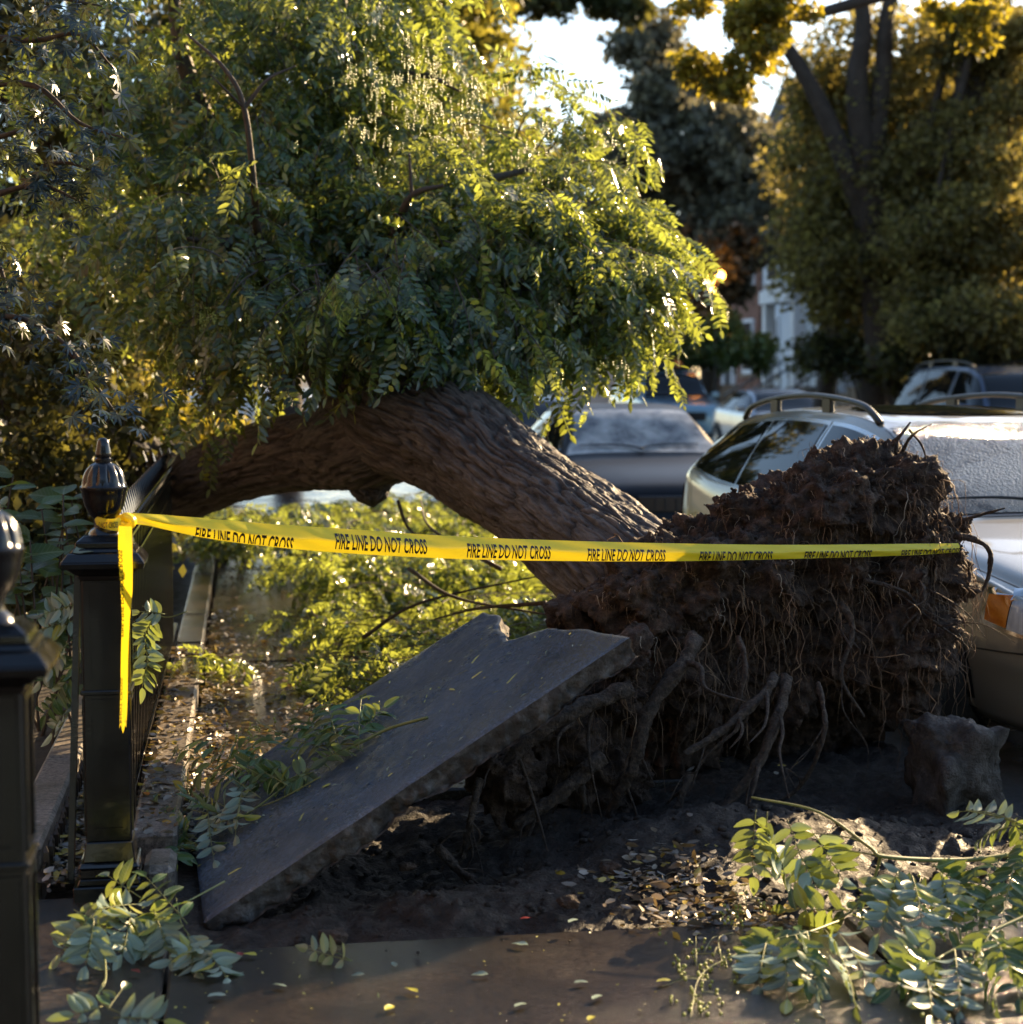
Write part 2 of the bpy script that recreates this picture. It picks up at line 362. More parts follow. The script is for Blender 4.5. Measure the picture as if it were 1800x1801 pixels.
def wetglass():
    m, t, b = newmat('wet_glass')
    b.inputs['Base Color'].default_value = (.1,.1,.1,1); b.inputs['Roughness'].default_value = .07; b.inputs['Specular IOR Level'].default_value = .8
    tc = N(t,'ShaderNodeTexCoord'); vo = N(t,'ShaderNodeTexVoronoi', feature='F1'); vo.inputs['Scale'].default_value = 70; t.links.new(tc.outputs['Object'], vo.inputs['Vector'])
    n = noise_node(t, 150, 3, .6)
    ad = N(t,'ShaderNodeMath', operation='ADD'); t.links.new(vo.outputs['Distance'], ad.inputs[0]); t.links.new(n.outputs['Fac'], ad.inputs[1])
    bp = N(t,'ShaderNodeBump'); bp.inputs['Strength'].default_value = 1.0; bp.inputs['Distance'].default_value = .0065; bp.invert = True
    t.links.new(ad.outputs[0], bp.inputs['Height']); t.links.new(bp.outputs[0], b.inputs['Normal'])
    n4 = noise_node(t, 3.2, 5, .65, (1.0,1.0,.4), 1.0)
    r = ramp(t, n4.outputs['Fac'], [(.40,(.015,.015,.014)),(.54,(.27,.25,.205))]); t.links.new(r.outputs[0], b.inputs['Base Color'])  # cream patches: glare of backlit droplets put into the glass colour
    return m
MAT['wet_glass'] = wetglass()
MAT['trim'] = surf('trim', [(.010,.010,.011)], 5, (.35,.35))
MAT['chrome'] = surf('chrome', [(.55,.55,.55)], 5, (.15,.15), metallic=1.0)
MAT['tyre'] = surf('tyre', [(.010,.010,.010),(.02,.02,.02)], 20, (.7,.8), .5, 60, .01)
MAT['lens_clear'] = surf('lens_clear', [(.20,.21,.22),(.45,.46,.47)], 25, (.05,.05), stretch=(1,1,.1))
MAT['lens_amber'] = surf('lens_amber', [(.45,.12,.012),(.60,.20,.02)], 30, (.1,.1))
MAT['lens_red'] = surf('lens_red', [(.45,.02,.012)], 30, (.1,.1))
MAT['brick'] = surf('brick', [(.16,.075,.05),(.24,.12,.085)], 3, (.8,.9))
MAT['stucco'] = surf('stucco', [(.30,.26,.22),(.38,.34,.30)], 1.5, (.8,.9))
MAT['white_paint'] = surf('white_paint', [(.66,.68,.72),(.76,.78,.80)], 2, (.5,.6))
MAT['siding'] = surf('siding', [(.50,.54,.60),(.58,.62,.67)], 1, (.6,.7))
MAT['brownstone'] = surf('brownstone', [(.20,.15,.10),(.30,.23,.16)], 3, (.8,.9))
MAT['roof'] = surf('roof', [(.04,.038,.04),(.08,.075,.075)], 4, (.7,.9))
MAT['garden_soil'] = surf('garden_soil', [(.018,.014,.010),(.05,.038,.028)], 8, (.7,.9), .8, 30, .02)
def lampmat():
    m, t, b = newmat('amber_lamp')
    b.inputs['Base Color'].default_value = (.8,.4,.1,1); b.inputs['Emission Color'].default_value = (1.0,.36,.05,1); b.inputs['Emission Strength'].default_value = 9.0
    return m
MAT['amber_lamp'] = lampmat()

MAT['paint_black'].node_tree.nodes['Principled BSDF'].inputs['Specular IOR Level'].default_value = .18
MAT['block'] = surf('block', [(.016,.013,.011),(.040,.035,.032),(.095,.09,.088)], 20, (.5,.85), 1.0, 55, .02, detail=9)
MAT['sky_glare_glass'] = surf('sky_glare_glass', [(.02,.02,.02),(.42,.42,.39)], 4.5, (.05,.14), .5, 60, .004, spec=.9)  # pale mottling is reflected sky put into the glass colour
# ------------------------------------------------------------------ the setting
def sheet(name, u0, u1, v0, v1, z, mat, nu=2, nv=2, zf=None, kind='structure'):
    us = np.linspace(u0,u1,nu); vs = np.linspace(v0,v1,nv)
    uu, vv = np.meshgrid(us, vs, indexing='ij')
    P = np.array([FENCE0.x,FENCE0.y,0])[None,:] + uu.ravel()[:,None]*np.array(U)[None,:] + vv.ravel()[:,None]*np.array(V)[None,:]
    P[:,2] = z if zf is None else zf(uu.ravel(), vv.ravel(), P)
    i = np.arange(nu-1)[:,None]*nv; k = np.arange(nv-1)[None,:]
    F = np.stack([i+k, i+nv+k, i+nv+k+1, i+k+1], -1).reshape(-1,4)
    o = ob(name, P, F, mat)
    tag(o, kind=kind)
    return o
sheet('ground', -400, 700, -500, 500, -.30, MAT['garden_soil'])
sheet('road', -40, 220, 3.0, 12.3, -.13, MAT['asphalt'])
sheet('garden_bed', .03, 120, -14, -.20, 0, MAT['garden_soil'], 180, 60, lambda u,v,P: .03+.03*fbm(P*3,3))
far = sheet('far_pavement', -10, 200, 12.45, 16.2, 0.0, MAT['paving'])
# cross street at the far end of the pavement, pale in the open light
sheet('cross_street', 44, 62, -40, 2.9, -.05, MAT['asphalt'])
# kerb stones along the road
def stone(name, u0, u1, v0, v1, z0, z1, mat, parent, bevel=.012, jit=0.0):
    b = MB(); M = Matrix.Translation(S(0,0,0)) @ Matrix(((U.x,V.x,0,0),(U.y,V.y,0,0),(0,0,1,0),(0,0,0,1)))
    b.box(u0,u1,v0,v1,z0,z1, M)
    o = b.build(name, mat, parent, bevel=bevel)
    if jit: o.location.z += random.uniform(-jit,jit)
    return o
kerb = empty('kerb'); tag(kerb, kind='structure')
for k in range(-4, 16):
    if 0 <= k <= 0: continue
    stone('kerb_stone', k*1.8, k*1.8+1.79, 2.86, 3.02, -.3, .005, MAT['coping'], kerb, .015, .004)
fk = empty('far_kerb'); tag(fk, kind='structure')
for k in range(0, 12):
    stone('kerb_stone', 10+k*3, 10+k*3+2.98, 12.28, 12.44, -.3, .0, MAT['coping'], fk, .015)
# pavement flags (the one in front of the tree is torn out)
walk = empty('pavement'); tag(walk, kind='structure')
UB = [-6.6,-5.1,-3.6,-2.1,-.58,1.05,2.55,4.05,5.55,7.05,8.55,10.05,11.55,13.05,14.55,16.05,17.55,19.05]
VB = [.175,2.05,2.85]
for a in range(len(UB)-1):
    for c in range(2):
        if a == 4: continue
        if a == 5 and c == 1: continue
        o = stone('paving_flag', UB[a]+.008, UB[a+1]-.008, VB[c]+.006, VB[c+1]-.006, -.11, 0, MAT['paving'], walk, .008, .006)
for a in range(4):
    for c in range(3):
        stone('paving_flag', -6.6+a*1.64+.006, -6.6+(a+1)*1.64-.006, -2.7+c*.958+.005, -2.7+(c+1)*.958-.005, -.11, -.006, MAT['paving'], walk, .008, .005)
sheet('pavement_far', 19.05, 44, .175, 2.85, -.002, MAT['paving'])
sheet('pavement_bed', -8, 44, -4.0, 3.0, -.155, MAT['soil_shaded'])
# the torn soil left open where the flag and the roots came up
def pitz(u, v, P):
    n = fbm(P*2.2, 4, 3)*.03 + fbm(P*9, 4, 5)*.014 + fbm(P*30, 4, 9)*.009
    front = np.clip((u+.62)/.25, 0, 1)
    mound = .10*np.exp(-((u-.25)/.42)**2 - ((v-2.0)/.55)**2) + .02*np.exp(-((u+.25)/.25)**2 - ((v-1.1)/.5)**2)
    hollow = -.10*np.exp(-((u-.35)/.4)**2 - ((v-.9)/.4)**2)
    edge = np.minimum(np.clip((v-.16)/.15,0,1), 1)
    return -.04 + (n + mound + hollow)*front*edge - .05*(1-front)
pit = sheet('soil', -.66, 2.75, .12, 3.1, 0, MAT['soil_shaded'], 230, 200, pitz)
# loose clods on the soil
cl = Big(); iv = None
bmI = bmesh.new(); bmesh.ops.create_icosphere(bmI, subdivisions=1, radius=1); bmI.verts.ensure_lookup_table()
IV = np.array([v.co[:] for v in bmI.verts]); IF = np.array([[v.index for v in f.verts] for f in bmI.faces]); bmI.free()
def soil_z(p):
    r = Vector((p[0],p[1],0))-FENCE0; u = r.dot(U); v = r.dot(V)
    return float(pitz(np.array([u]), np.array([v]), np.array([[p[0],p[1],0.0]]))[0])
for k in range(900):
    u = rng.uniform(-.72, .75); v = rng.uniform(.5, 2.9)
    if u < -.55 and rng.random() < .75: continue
    p = S(u, v); s = .003 + .016*rng.random()**4
    w = IV*(1+.35*vnoise(IV*2+k*7.1)[:,None])*np.array([1,1.1,.75])*s
    z = soil_z(p) if u > -.6 else 0.0
    cl.add(w + np.array([p.x,p.y,z+s*.3]), IF)
o = cl.build('soil_clods', MAT['soil_shaded']); tag(o, 'dark crumbs of soil spilled beneath the torn root plate', 'soil', kind='stuff')
# stone kerb the fence stands on, and the garden coping behind it
fkb = empty('fence_kerb', S(0,0)); fkb.location = (0,0,0); tag(fkb, 'worn stone kerb carrying the black iron fence beside pavement', 'stone kerb')
us = [.28,1.02,2.05,3.1,4.2,5.3,6.4,7.5,8.6,9.7,10.8,11.9]
for a in range(len(us)-1):
    stone('kerb_stone', us[a]+.004, us[a+1]-.004, .02, .165, -.1, .085, MAT['coping'] if a < 3 else MAT['paving'], fkb, .012, .006)
stone('kerb_stone', -.02, .20, .075, .17, -.1, .065, MAT['coping'], fkb, .02)
cp = empty('garden_coping'); tag(cp, 'low stone coping along the garden bed left of the fence', 'stone coping')
for a in range(7):
    stone('coping_stone', .12+a*1.25, .12+a*1.25+1.24, -.36, -.235, -.1, .10, MAT['coping'], cp, .012, .004)
# row of short iron stakes fixed on the coping's inner face
ed = empty('edging_stakes'); tag(ed, 'row of short rusty iron stakes along the garden coping', 'edging')
mb = MB(); mb.box(-.008,.008,-.006,.006,-.02,.085); mb.frustum(.085,.008,.105,.001); stake = mb.mesh('stake')
for k in range(26):
    o = obj('stake', stake, MAT['iron_old'], ed); o.location = S(.12+k*.07, -.215, 0); o.rotation_euler = (random.uniform(-.06,.06), random.uniform(-.06,.06), ST)
mb = MB(); mb.bar(S(.08,-.222,.05), S(1.95,-.222,.05), .01, .014); mb.build('stake_rail', MAT['iron_old'], ed)
# ------------------------------------------------------------------ iron posts
def post(name, u, v, label):
    t = empty(name, S(u,v,0), ST); t.scale = (.92,.92,1); tag(t, label, 'fence post', 'cast iron fence posts')
    w = .072
    b = MB(); b.frustum(.16,w,.955,w-.002); b.build('shaft', MAT['iron'], t, bevel=.004)
    for a in range(4):                                   # raised panel frames on each face
        Mz = Matrix.Rotation(a*PI/2, 4, 'Z')
        for (z0,z1) in ((.19,.585),(.63,.93)):
            b = MB()
            for (x0,x1,za,zb) in ((-.058,-.046,z0,z1),(.046,.058,z0,z1),(-.046,.046,z0,z0+.012),(-.046,.046,z1-.012,z1)):
                b.box(x0,x1,-w-.005,-w+.004,za,zb,Mz)
            b.build('panel_frame', MAT['iron'], t)
    b = MB(); b.frustum(.598,w+.008,.612,w+.008); b.build('band', MAT['iron'], t, bevel=.003)
    b = MB()
    b.frustum(-.05,.112,.035,.112); b.frustum(.0351,.100,.055,.094); b.frustum(.0551,.092,.085,.092); b.frustum(.0851,.098,.10,.090); b.frustum(.1001,.082,.16,.074)
    b.build('base', MAT['iron'], t, bevel=.004)
    b = MB(); b.frustum(.935,.077,.952,.082); b.frustum(.9521,.088,.972,.112); b.frustum(.9721,.126,.992,.130); b.frustum(.9921,.130,1.018,.108)
    b.frustum(1.0181,.100,1.030,.092); b.frustum(1.0301,.088,1.048,.086); b.frustum(1.0481,.084,1.066,.060)
    b.build('cap', MAT['iron'], t, bevel=.003)
    prof = [(.058,1.06),(.050,1.075),(.036,1.085),(.033,1.10),(.038,1.112),(.052,1.125),(.066,1.150),(.074,1.178),(.0765,1.192),(.080,1.196),(.080,1.205),(.0745,1.210),
            (.0735,1.222),(.070,1.235),(.064,1.248),(.056,1.259),(.046,1.268),(.036,1.274),(.029,1.277),(.030,1.281),(.030,1.288),(.025,1.291),(.0275,1.295),(.027,1.305),(.022,1.325),(.019,1.34),(.012,1.347),(.002,1.349)]
    b = MB(); b.lathe([(r_*.94,z_) for r_,z_ in prof], 80, rib=.13, ribn=10, zr=(1.212,1.266)); b.build('finial', MAT['iron'], t, smooth=True)
    return t
p2 = post('fence_post', 0, -.017, 'black cast iron post with ribbed finial and yellow tape tied round its neck')
p1 = post('fence_post', -1.79, -.095, 'blurred black iron post nearest the camera, cut off by the left edge')
# gate stop bar standing just left of the taped post
mb = MB(); mb.bar(S(.05,-.14,0), S(.05,-.10,.98), .018); mb.bar(S(.05,-.155,.0), S(.05,-.125,.0), .03,.02); o = mb.build('gate_bar', MAT['iron']); tag(o, 'thin upright iron bar leaning beside the taped post', 'iron bar')
# ------------------------------------------------------------------ iron fence
fen = empty('iron_fence', (0,0,0)); tag(fen, 'black iron picket fence with spear tips receding behind the taped post', 'fence')
mb = MB(); mb.box(-.0085,.0085,-.0085,.0085,.06,1.02); picket = mb.mesh('picket')
mb = MB(); mb.lathe([(.010,1.015),(.017,1.022),(.017,1.034),(.009,1.042),(.012,1.052),(.021,1.066),(.014,1.10),(.001,1.145)], 8); spear = mb.mesh('spear_tip', smooth=True)
for k in range(47):
    u = .16 + k*.094
    bend = 0.0
    if u > 4.2: bend = (u-4.2)*.5
    o = obj('picket', picket, MAT['iron'], fen); o.location = S(u, 0, 0); o.rotation_euler = (0, -bend, ST)
    s = obj('spear_tip', spear, MAT['iron'], o)
for z in (.14, .90, .99):
    mb = MB(); mb.bar(S(.07,0,z), S(4.55,0,z), .03, .012); mb.build('rail', MAT['iron'], fen)
# small ring ornaments between the two upper rails
mb = MB()
for k in range(16):
    a0, a1 = 2*PI*k/16, 2*PI*(k+1)/16
    mb.bar((.034*math.cos(a0),0,.034*math.sin(a0)), (.034*math.cos(a1),0,.034*math.sin(a1)), .008)
ring = mb.mesh('ring')
for k in range(46):
    o = obj('ring', ring, MAT['iron'], fen); o.location = S(.207+k*.094, 0, .945); o.rotation_euler = (0,0,PI/2+ST)
# ------------------------------------------------------------------ fallen tree
tree = empty('fallen_tree', Gp(1120,1250)); TL = tree.location.copy()
tree.location = (0,0,0)
tag(tree, 'uprooted tree lying over the pavement with its muddy root plate facing the camera', 'tree')
def ridges(s, a, r, amp=.02, seed=0):
    x = a*r; sh = s.shape
    p = np.stack([np.cos(a).ravel()*r.ravel(), np.sin(a).ravel()*r.ravel(), s.ravel()], 1)
    warp = fbm(p*3.0, 3, seed+11)
    tw = s.ravel()*.12
    ang = a.ravel()+tw+.09*warp
    q = np.stack([np.cos(ang)*r.ravel(), np.sin(ang)*r.ravel(), s.ravel()],1)*np.array([44,44,4.6])
    n1 = np.abs(vnoise(q, seed)); n2 = np.abs(vnoise(q*2.1+9, seed+1)); n3 = vnoise(q*np.array([4.5,4.5,7]), seed+2)
    h = np.clip(n1*3.2,0,1)**.55*.62 + np.clip(n2*2.6,0,1)**.6*.30 + n3*.10
    brk = np.clip(vnoise(q*np.array([.9,.9,2.6])+5, seed+4)*3-1.2,0,1)
    h = h*(1-.5*brk)
    return h.reshape(sh), q.reshape(sh+(3,))/np.array([44,44,4.6])
def bark_tube(name, pts, rad, n, m, amp, seed, parent):
    store = {}
    def disp(s, a, rr):
        lump = .016*fbm(np.stack([np.cos(a).ravel()*2, np.sin(a).ravel()*2, s.ravel()*2.2],1), 3, seed+31).reshape(s.shape)
        h, store['q'] = ridges(s, a, rr, amp, seed); store['h'] = h
        return amp*(h-.6) + lump*rr/.25
    Vv, F, caps = tube(pts, rad, n, m, disp)
    fs = [tuple(x) for x in F.tolist()] + [tuple(x) for c in caps for x in c.tolist()]
    o = ob(name, Vv, fs, MAT['bark'], parent)
    at = o.data.attributes.new('ridge', 'FLOAT', 'POINT')
    h = np.concatenate([store['h'].ravel(), [.5,.5]]).astype(np.float32)
    at.data.foreach_set('value', np.clip(h,0,1))
    av = o.data.attributes.new('bark_uv','FLOAT_VECTOR','POINT'); qq = np.vstack([store['q'].reshape(-1,3), np.zeros((2,3))]).astype(np.float32); av.data.foreach_set('vector', qq.ravel())
    return o
TR = [(1150,1060,6.75,.27),(1110,1020,6.85,.262),(1068,985,6.98,.255),(985,915,7.3,.242),(895,845,7.65,.235),(800,775,8.0,.26),(700,725,8.3,.285),(640,670,8.6,.25),(590,610,8.95,.20),(530,510,9.4,.16),(470,400,9.9,.12)]
trunk = bark_tube('trunk', [Wp(*q[:3]) for q in TR], [q[3] for q in TR], 330, 620, .024, 1, tree)
LB = [(720,742,8.3,.255),(640,775,8.5,.25),(560,790,8.75,.20),(480,802,8.95,.19),(400,825,9.2,.185),(310,858,9.5,.17),(245,812,10.0,.155),(185,745,10.6,.15),(115,735,11.2,.14),(60,780,11.8,.1)]
limb = bark_tube('limb', [Wp(*q[:3]) for q in LB], [q[3] for q in LB], 180, 420, .024, 2, tree)
SB = [(660,770,8.5,.17),(656,815,8.5,.145),(652,850,8.5,.12),(655,878,8.5,.07)]
stub = bark_tube('broken_stub', [Wp(*q[:3]) for q in SB], [q[3] for q in SB], 110, 90, .02, 3, tree)
# ---- soil held by the roots
blobs = [ # px, py, depth, radii
 (1100,1075,6.50,.17),(1020,1100,6.40,.09),(1165,1000,6.72,.18),(1240,985,6.64,.20),(1330,932,6.66,.22),(1420,908,6.68,.25),(1500,870,6.72,.22),(1560,860,6.76,.18),(1600,880,6.80,.11),(1510,810,6.75,.08),(1570,805,6.78,.08),(1650,930,6.80,.11),(1672,985,6.80,.09),(1600,960,6.76,.20),
 (1130,1045,6.35,.18),(1220,1030,6.40,.20),(1330,1010,6.5,.20),(1440,1000,6.62,.20),(1550,1000,6.72,.18),(1620,1010,6.7,.14),(1672,1040,6.75,.08),(1672,1085,6.75,.06),(1630,1080,6.7,.10),
 (1130,1150,6.45,.24),(1230,1160,6.60,.26),(1350,1150,6.72,.27),(1480,1135,6.74,.25),(1580,1130,6.66,.20),(1590,1200,6.7,.12),
 (1060,1225,6.25,.20),(1150,1270,6.8,.24),(1290,1270,7.25,.32),(1430,1250,7.35,.30),(1520,1210,7.2,.16),
 (960,1300,5.98,.15),(1040,1350,6.2,.19),(1180,1370,7.1,.22),(1300,1390,7.5,.28),(1440,1370,7.6,.30),(880,1370,5.75,.12),(1000,1200,5.95,.12),(1090,1170,5.95,.12)]
bm = bmesh.new()
for (x,y,d,r) in blobs:
    c = Wp(x,y,d)
    bmesh.ops.create_icosphere(bm, subdivisions=3, radius=r, matrix=Matrix.Translation(c) @ Matrix.Diagonal((1.05,.95,.95,1)))
me = bpy.data.meshes.new('tmp'); bm.to_mesh(me); bm.free()
to = bpy.data.objects.new('tmp', me); COL.objects.link(to)
md = to.modifiers.new('r','REMESH'); md.mode = 'VOXEL'; md.voxel_size = .011
dg = bpy.context.evaluated_depsgraph_get(); me2 = bpy.data.meshes.new_from_object(to.evaluated_get(dg))
bpy.data.objects.remove(to)
nv = len(me2.vertices); co = np.empty(nv*3, np.float32); me2.vertices.foreach_get('co', co); co = co.reshape(-1,3)
# relax a little, then break the surface up into clods
ed_ = np.empty(len(me2.edges)*2, np.int32); me2.edges.foreach_get('vertices', ed_); ed_ = ed_.reshape(-1,2)
deg = np.bincount(ed_.ravel(), minlength=nv).astype(float)
for it in range(10):
    acc = np.zeros_like(co, dtype=float)
    for k in range(3):
        acc[:,k] = np.bincount(ed_[:,0], co[ed_[:,1],k], nv) + np.bincount(ed_[:,1], co[ed_[:,0],k], nv)
    co = (.45*co + .55*acc/deg[:,None]).astype(np.float32)
me2.vertices.foreach_set('co', co.ravel()); me2.update()
nr = np.empty(nv*3, np.float32); me2.vertex_normals.foreach_get('vector', nr); nr = nr.reshape(-1,3)
d = fbm(co*4.5, 3, 21)*.06 + fbm(co*np.array([9,9,13]),3,41)*.040 - np.abs(vnoise(co*np.array([14,14,20])+3, 51))*.045 + fbm(co*36, 4, 61)*.022 + .0
hang = np.clip((.62-co[:,2])/.4,0,1)
d = d + hang*fbm(co*np.array([26,26,3.5]),3,71)*.035
co = co + nr*d[:,None]
me2.vertices.foreach_set('co', co.ravel()); me2.update()
me2.polygons.foreach_set('use_smooth', np.ones(len(me2.polygons), bool))
me2.materials.clear()
ball = obj('root_ball', me2, MAT['soil'], tree)
ROOTCO, ROOTNR = co.copy(), nr.copy()
# ---- thick roots
RT = [([(1225,1120,6.05),(1200,1170,5.95),(1140,1250,5.9),(1115,1340,5.88),(1090,1400,5.9),(1050,1470,5.95)],[.04,.034,.03,.027,.024,.020]),
 ([(1365,1190,6.1),(1340,1225,6.0),(1275,1280,5.9),(1205,1325,5.82)],[.028,.022,.018,.012]),
 ([(1385,1190,6.1),(1372,1250,6.0),(1340,1330,5.92),(1290,1400,5.88),(1250,1450,5.85),(1222,1530,5.9)],[.030,.024,.021,.018,.014,.006]),
 ([(845,1370,5.6),(832,1420,5.55),(815,1510,5.5)],[.02,.016,.010]),
 ([(1060,1330,5.8),(1000,1385,5.75),(905,1452,5.7)],[.035,.032,.022]),
 ([(1215,1360,6.0),(1195,1410,5.95),(1170,1462,5.95)],[.02,.016,.010]),
 ([(1110,1210,5.85),(1010,1250,5.75),(930,1300,5.7),(860,1380,5.65)],[.035,.035,.03,.02]),
 ([(770,1490,5.35),(800,1525,5.35),(830,1545,5.3)],[.02,.018,.012]),
 ([(1480,1060,6.4),(1500,1110,6.35),(1480,1190,6.3),(1520,1260,6.3)],[.016,.014,.010,.006]),
 ([(1600,1040,6.6),(1622,1030,6.5),(1620,1070,6.5),(1605,1110,6.5)],[.018,.018,.014,.006]),
 ([(1520,1020,6.45),(1590,1040,6.45),(1620,1075,6.5),(1690,1125,6.5)],[.010,.009,.007,.004]),
 ([(1300,1120,6.1),(1310,1190,6.0),(1262,1330,6.0)],[.014,.011,.005]),
 ([(1440,1200,6.1),(1450,1290,6.0),(1400,1390,6.05),(1300,1430,6.1)],[.013,.011,.008,.004]),
 ([(1555,800,6.75),(1580,770,6.72),(1602,742,6.7)],[.012,.010,.004]),
 ([(1585,800,6.75),(1605,765,6.7),(1640,745,6.7)],[.010,.008,.002]),
 ([(1660,925,6.75),(1715,908,6.7),(1768,893,6.65)],[.012,.009,.004]),
 ([(1680,940,6.7),(1735,960,6.65),(1742,1000,6.65),(1725,1050,6.65)],[.018,.012,.012,.004]),
 ([(1600,755,6.7),(1625,790,6.7),(1632,840,6.7)],[.006,.005,.003])]
for pts, rad in RT:
    tube_obj('root', [Wp(*q) for q in pts], [x*.78 for x in rad], MAT['root'], tree, 12, 60, lambda s,a,r: r*.42*fbm(np.stack([np.cos(a).ravel()*1.5,np.sin(a).ravel()*1.5,s.ravel()*30],1),3,5).reshape(s.shape))
# ---- side roots forking off the thick ones
rf = np.random.default_rng(77)
for pts, rad in RT[:13]:
    C = catmull([Wp(*q) for q in pts], 40)
    for k in range(4):
        i = rf.integers(6,34); p = C[i]; tan = C[min(39,i+3)]-C[i-3]; tan /= np.linalg.norm(tan); L = rf.uniform(.10,.34)
        d = tan*.7 + rf.normal(0,.6,3) + np.array([0,-.1,-.5]); d /= np.linalg.norm(d)
        q = [p, p+d*L*.35+rf.normal(0,.015,3), p+d*L*.7+np.array([0,0,-.1*L])+rf.normal(0,.02,3), p+d*L+np.array([0,0,-.3*L])+rf.normal(0,.03,3)]
        r0 = max(.003, np.interp(i/39, np.linspace(0,1,len(rad)), rad)*rf.uniform(.2,.45))
        tube_obj('root', q, [r0, r0*.8, r0*.55, r0*.2], MAT['root'], tree, 7, 20, lambda s,a,r: r*.4*fbm(np.stack([np.cos(a).ravel()*1.5,np.sin(a).ravel()*1.5,s.ravel()*40],1),2,8).reshape(s.shape))
# ---- fine roots hanging from the soil
def rootlets(name, mat, n, sel, lo, hi, rmin, rmax, seed, stick=.05, wig=.02):
    r_ = np.random.default_rng(seed); b = Big(); idx = np.nonzero(sel)[0]; pick = r_.choice(idx, n)
    for j in pick:
        p = ROOTCO[j].astype(float); nn = ROOTNR[j].astype(float); L = lo + (hi-lo)*r_.random()**1.9
        q = [p - nn*.03]; d = nn*(.5+.5*r_.random()) + r_.normal(0,.5,3); d /= np.linalg.norm(d)
        m = 7; cur = p.copy(); wl = r_.random()**2
        for k in range(m):
            f = (k+1)/m
            g = np.array([0,0,-1.0])
            dd = d*(1-f)**1.5*stick*3 + g*(.25+.75*f) + r_.normal(0,.35,3)*(.5+1.3*wl)
            dd /= np.linalg.norm(dd); cur = cur + dd*L/m; q.append(cur.copy())
        rr = rmin + (rmax-rmin)*r_.random()**3
        Vv,F,_ = tube(q, [rr, rr*.9, rr*.4], 3, 11, None, cap=False); b.add(Vv, F)
    o = b.build(name, mat, ball); tag(o, kind='stuff'); return o
zz = ROOTCO[:,2]; fr = ROOTNR[:,1] < .25
rootlets('fine_roots', MAT['rootlet'], 420, fr & (zz < .85) & (zz > .40) & (ROOTNR[:,2] < .3), .06, .60, .0009, .0030, 11)
rootlets('fine_roots', MAT['rootlet'], 500, fr & (zz > .7), .05, .22, .0008, .0022, 12, .25)
rootlets('pale_roots', MAT['rootlet_pale'], 130, fr & (zz > .55) & (ROOTNR[:,2] > -.2), .05, .20, .0008, .0024, 13, .12)
rootlets('fine_roots', MAT['rootlet'], 260, fr & (zz > .5) & (ROOTCO[:,0] > 1.5), .05, .30, .0008, .003, 14, .15)

# crumbs and fibres clinging to the soil
r4 = np.random.default_rng(44); cb = Big(); idx = np.nonzero(fr)[0]
bmI = bmesh.new(); bmesh.ops.create_icosphere(bmI, subdivisions=1, radius=1); IV0 = np.array([v.co[:] for v in bmI.verts]); IF0 = np.array([[v.index for v in f.verts] for f in bmI.faces]); bmI.free()
pk = r4.choice(idx, 5200); var = [IV0*(1+.45*vnoise(IV0*2.3+k*5.7)[:,None])*np.array([1,.8,.7]) for k in range(12)]
for k in range(12):
    m_ = pk[k::12]; n_ = len(m_); d_ = r4.normal(0,1,(n_,3)); place(cb, var[k], IF0, axes(d_, r4.normal(0,1,(n_,3))), ROOTCO[m_].astype(float)+ROOTNR[m_]*.002, .004+.013*r4.random(n_)**3)
o = cb.build('soil_crumbs', MAT['soil'], ball); tag(o, kind='stuff')
rootlets('root_hairs', MAT['rootlet'], 1500, fr & (zz > .1), .015, .075, .0006, .0013, 45, .8)
# ------------------------------------------------------------------ foliage of the fallen tree
def compound(nl=6, seed=0, droop=.35, L=.26, Wd=.105):
    """a pinnate leaf along +x, length 1, leaflets in pairs and one at the tip"""
    r = np.random.default_rng(seed); v = []; f = []
    def bendz(x): return -.20*x*x
    def leaflet(base, ang, dro, ln, wd):
        ca, sa = math.cos(ang), math.sin(ang)
        d = np.array([ca, sa*math.cos(dro), -abs(sa)*math.sin(dro)]); d /= np.linalg.norm(d)
        s = np.cross([0,0,1.0], d); s /= np.linalg.norm(s); nz = np.cross(d, s)
        b = len(v)
        for (x,y,z) in ((0,0,0),(.32,-.5,.10),(.70,-.40,.10),(1,0,-.06),(.70,.40,.10),(.32,.5,.10)):
            v.append(np.array(base)+d*x*ln+s*y*wd+nz*z*wd*1.1)
        f.append((b,b+1,b+2,b+3)); f.append((b,b+3,b+4,b+5))
    for k in range(nl):
        x = .22+.74*k/nl; 
        for sg in (-1,1):
            sz = (.8+.25*math.sin(PI*(k+.8)/nl))*r.uniform(.85,1.1)
            leaflet((x+r.uniform(-.02,.02),0,bendz(x)), sg*R(r.uniform(52,78)), droop+r.normal(0,.25), L*sz, Wd*sz)
    leaflet((.96,0,bendz(.96)), R(r.uniform(-15,15)), .3, L, Wd)
    b = len(v)
    for x in (0,.5,1.0):
        v.append(np.array([x,-.007,bendz(x)])); v.append(np.array([x,.007,bendz(x)]))
    f.append((b,b+2,b+3,b+1)); f.append((b+2,b+4,b+5,b+3))
    return np.array(v), np.array(f)
TPL = [compound(6,1,.35),compound(5,2,.7),compound(6,3,.15),compound(7,4,.9)]
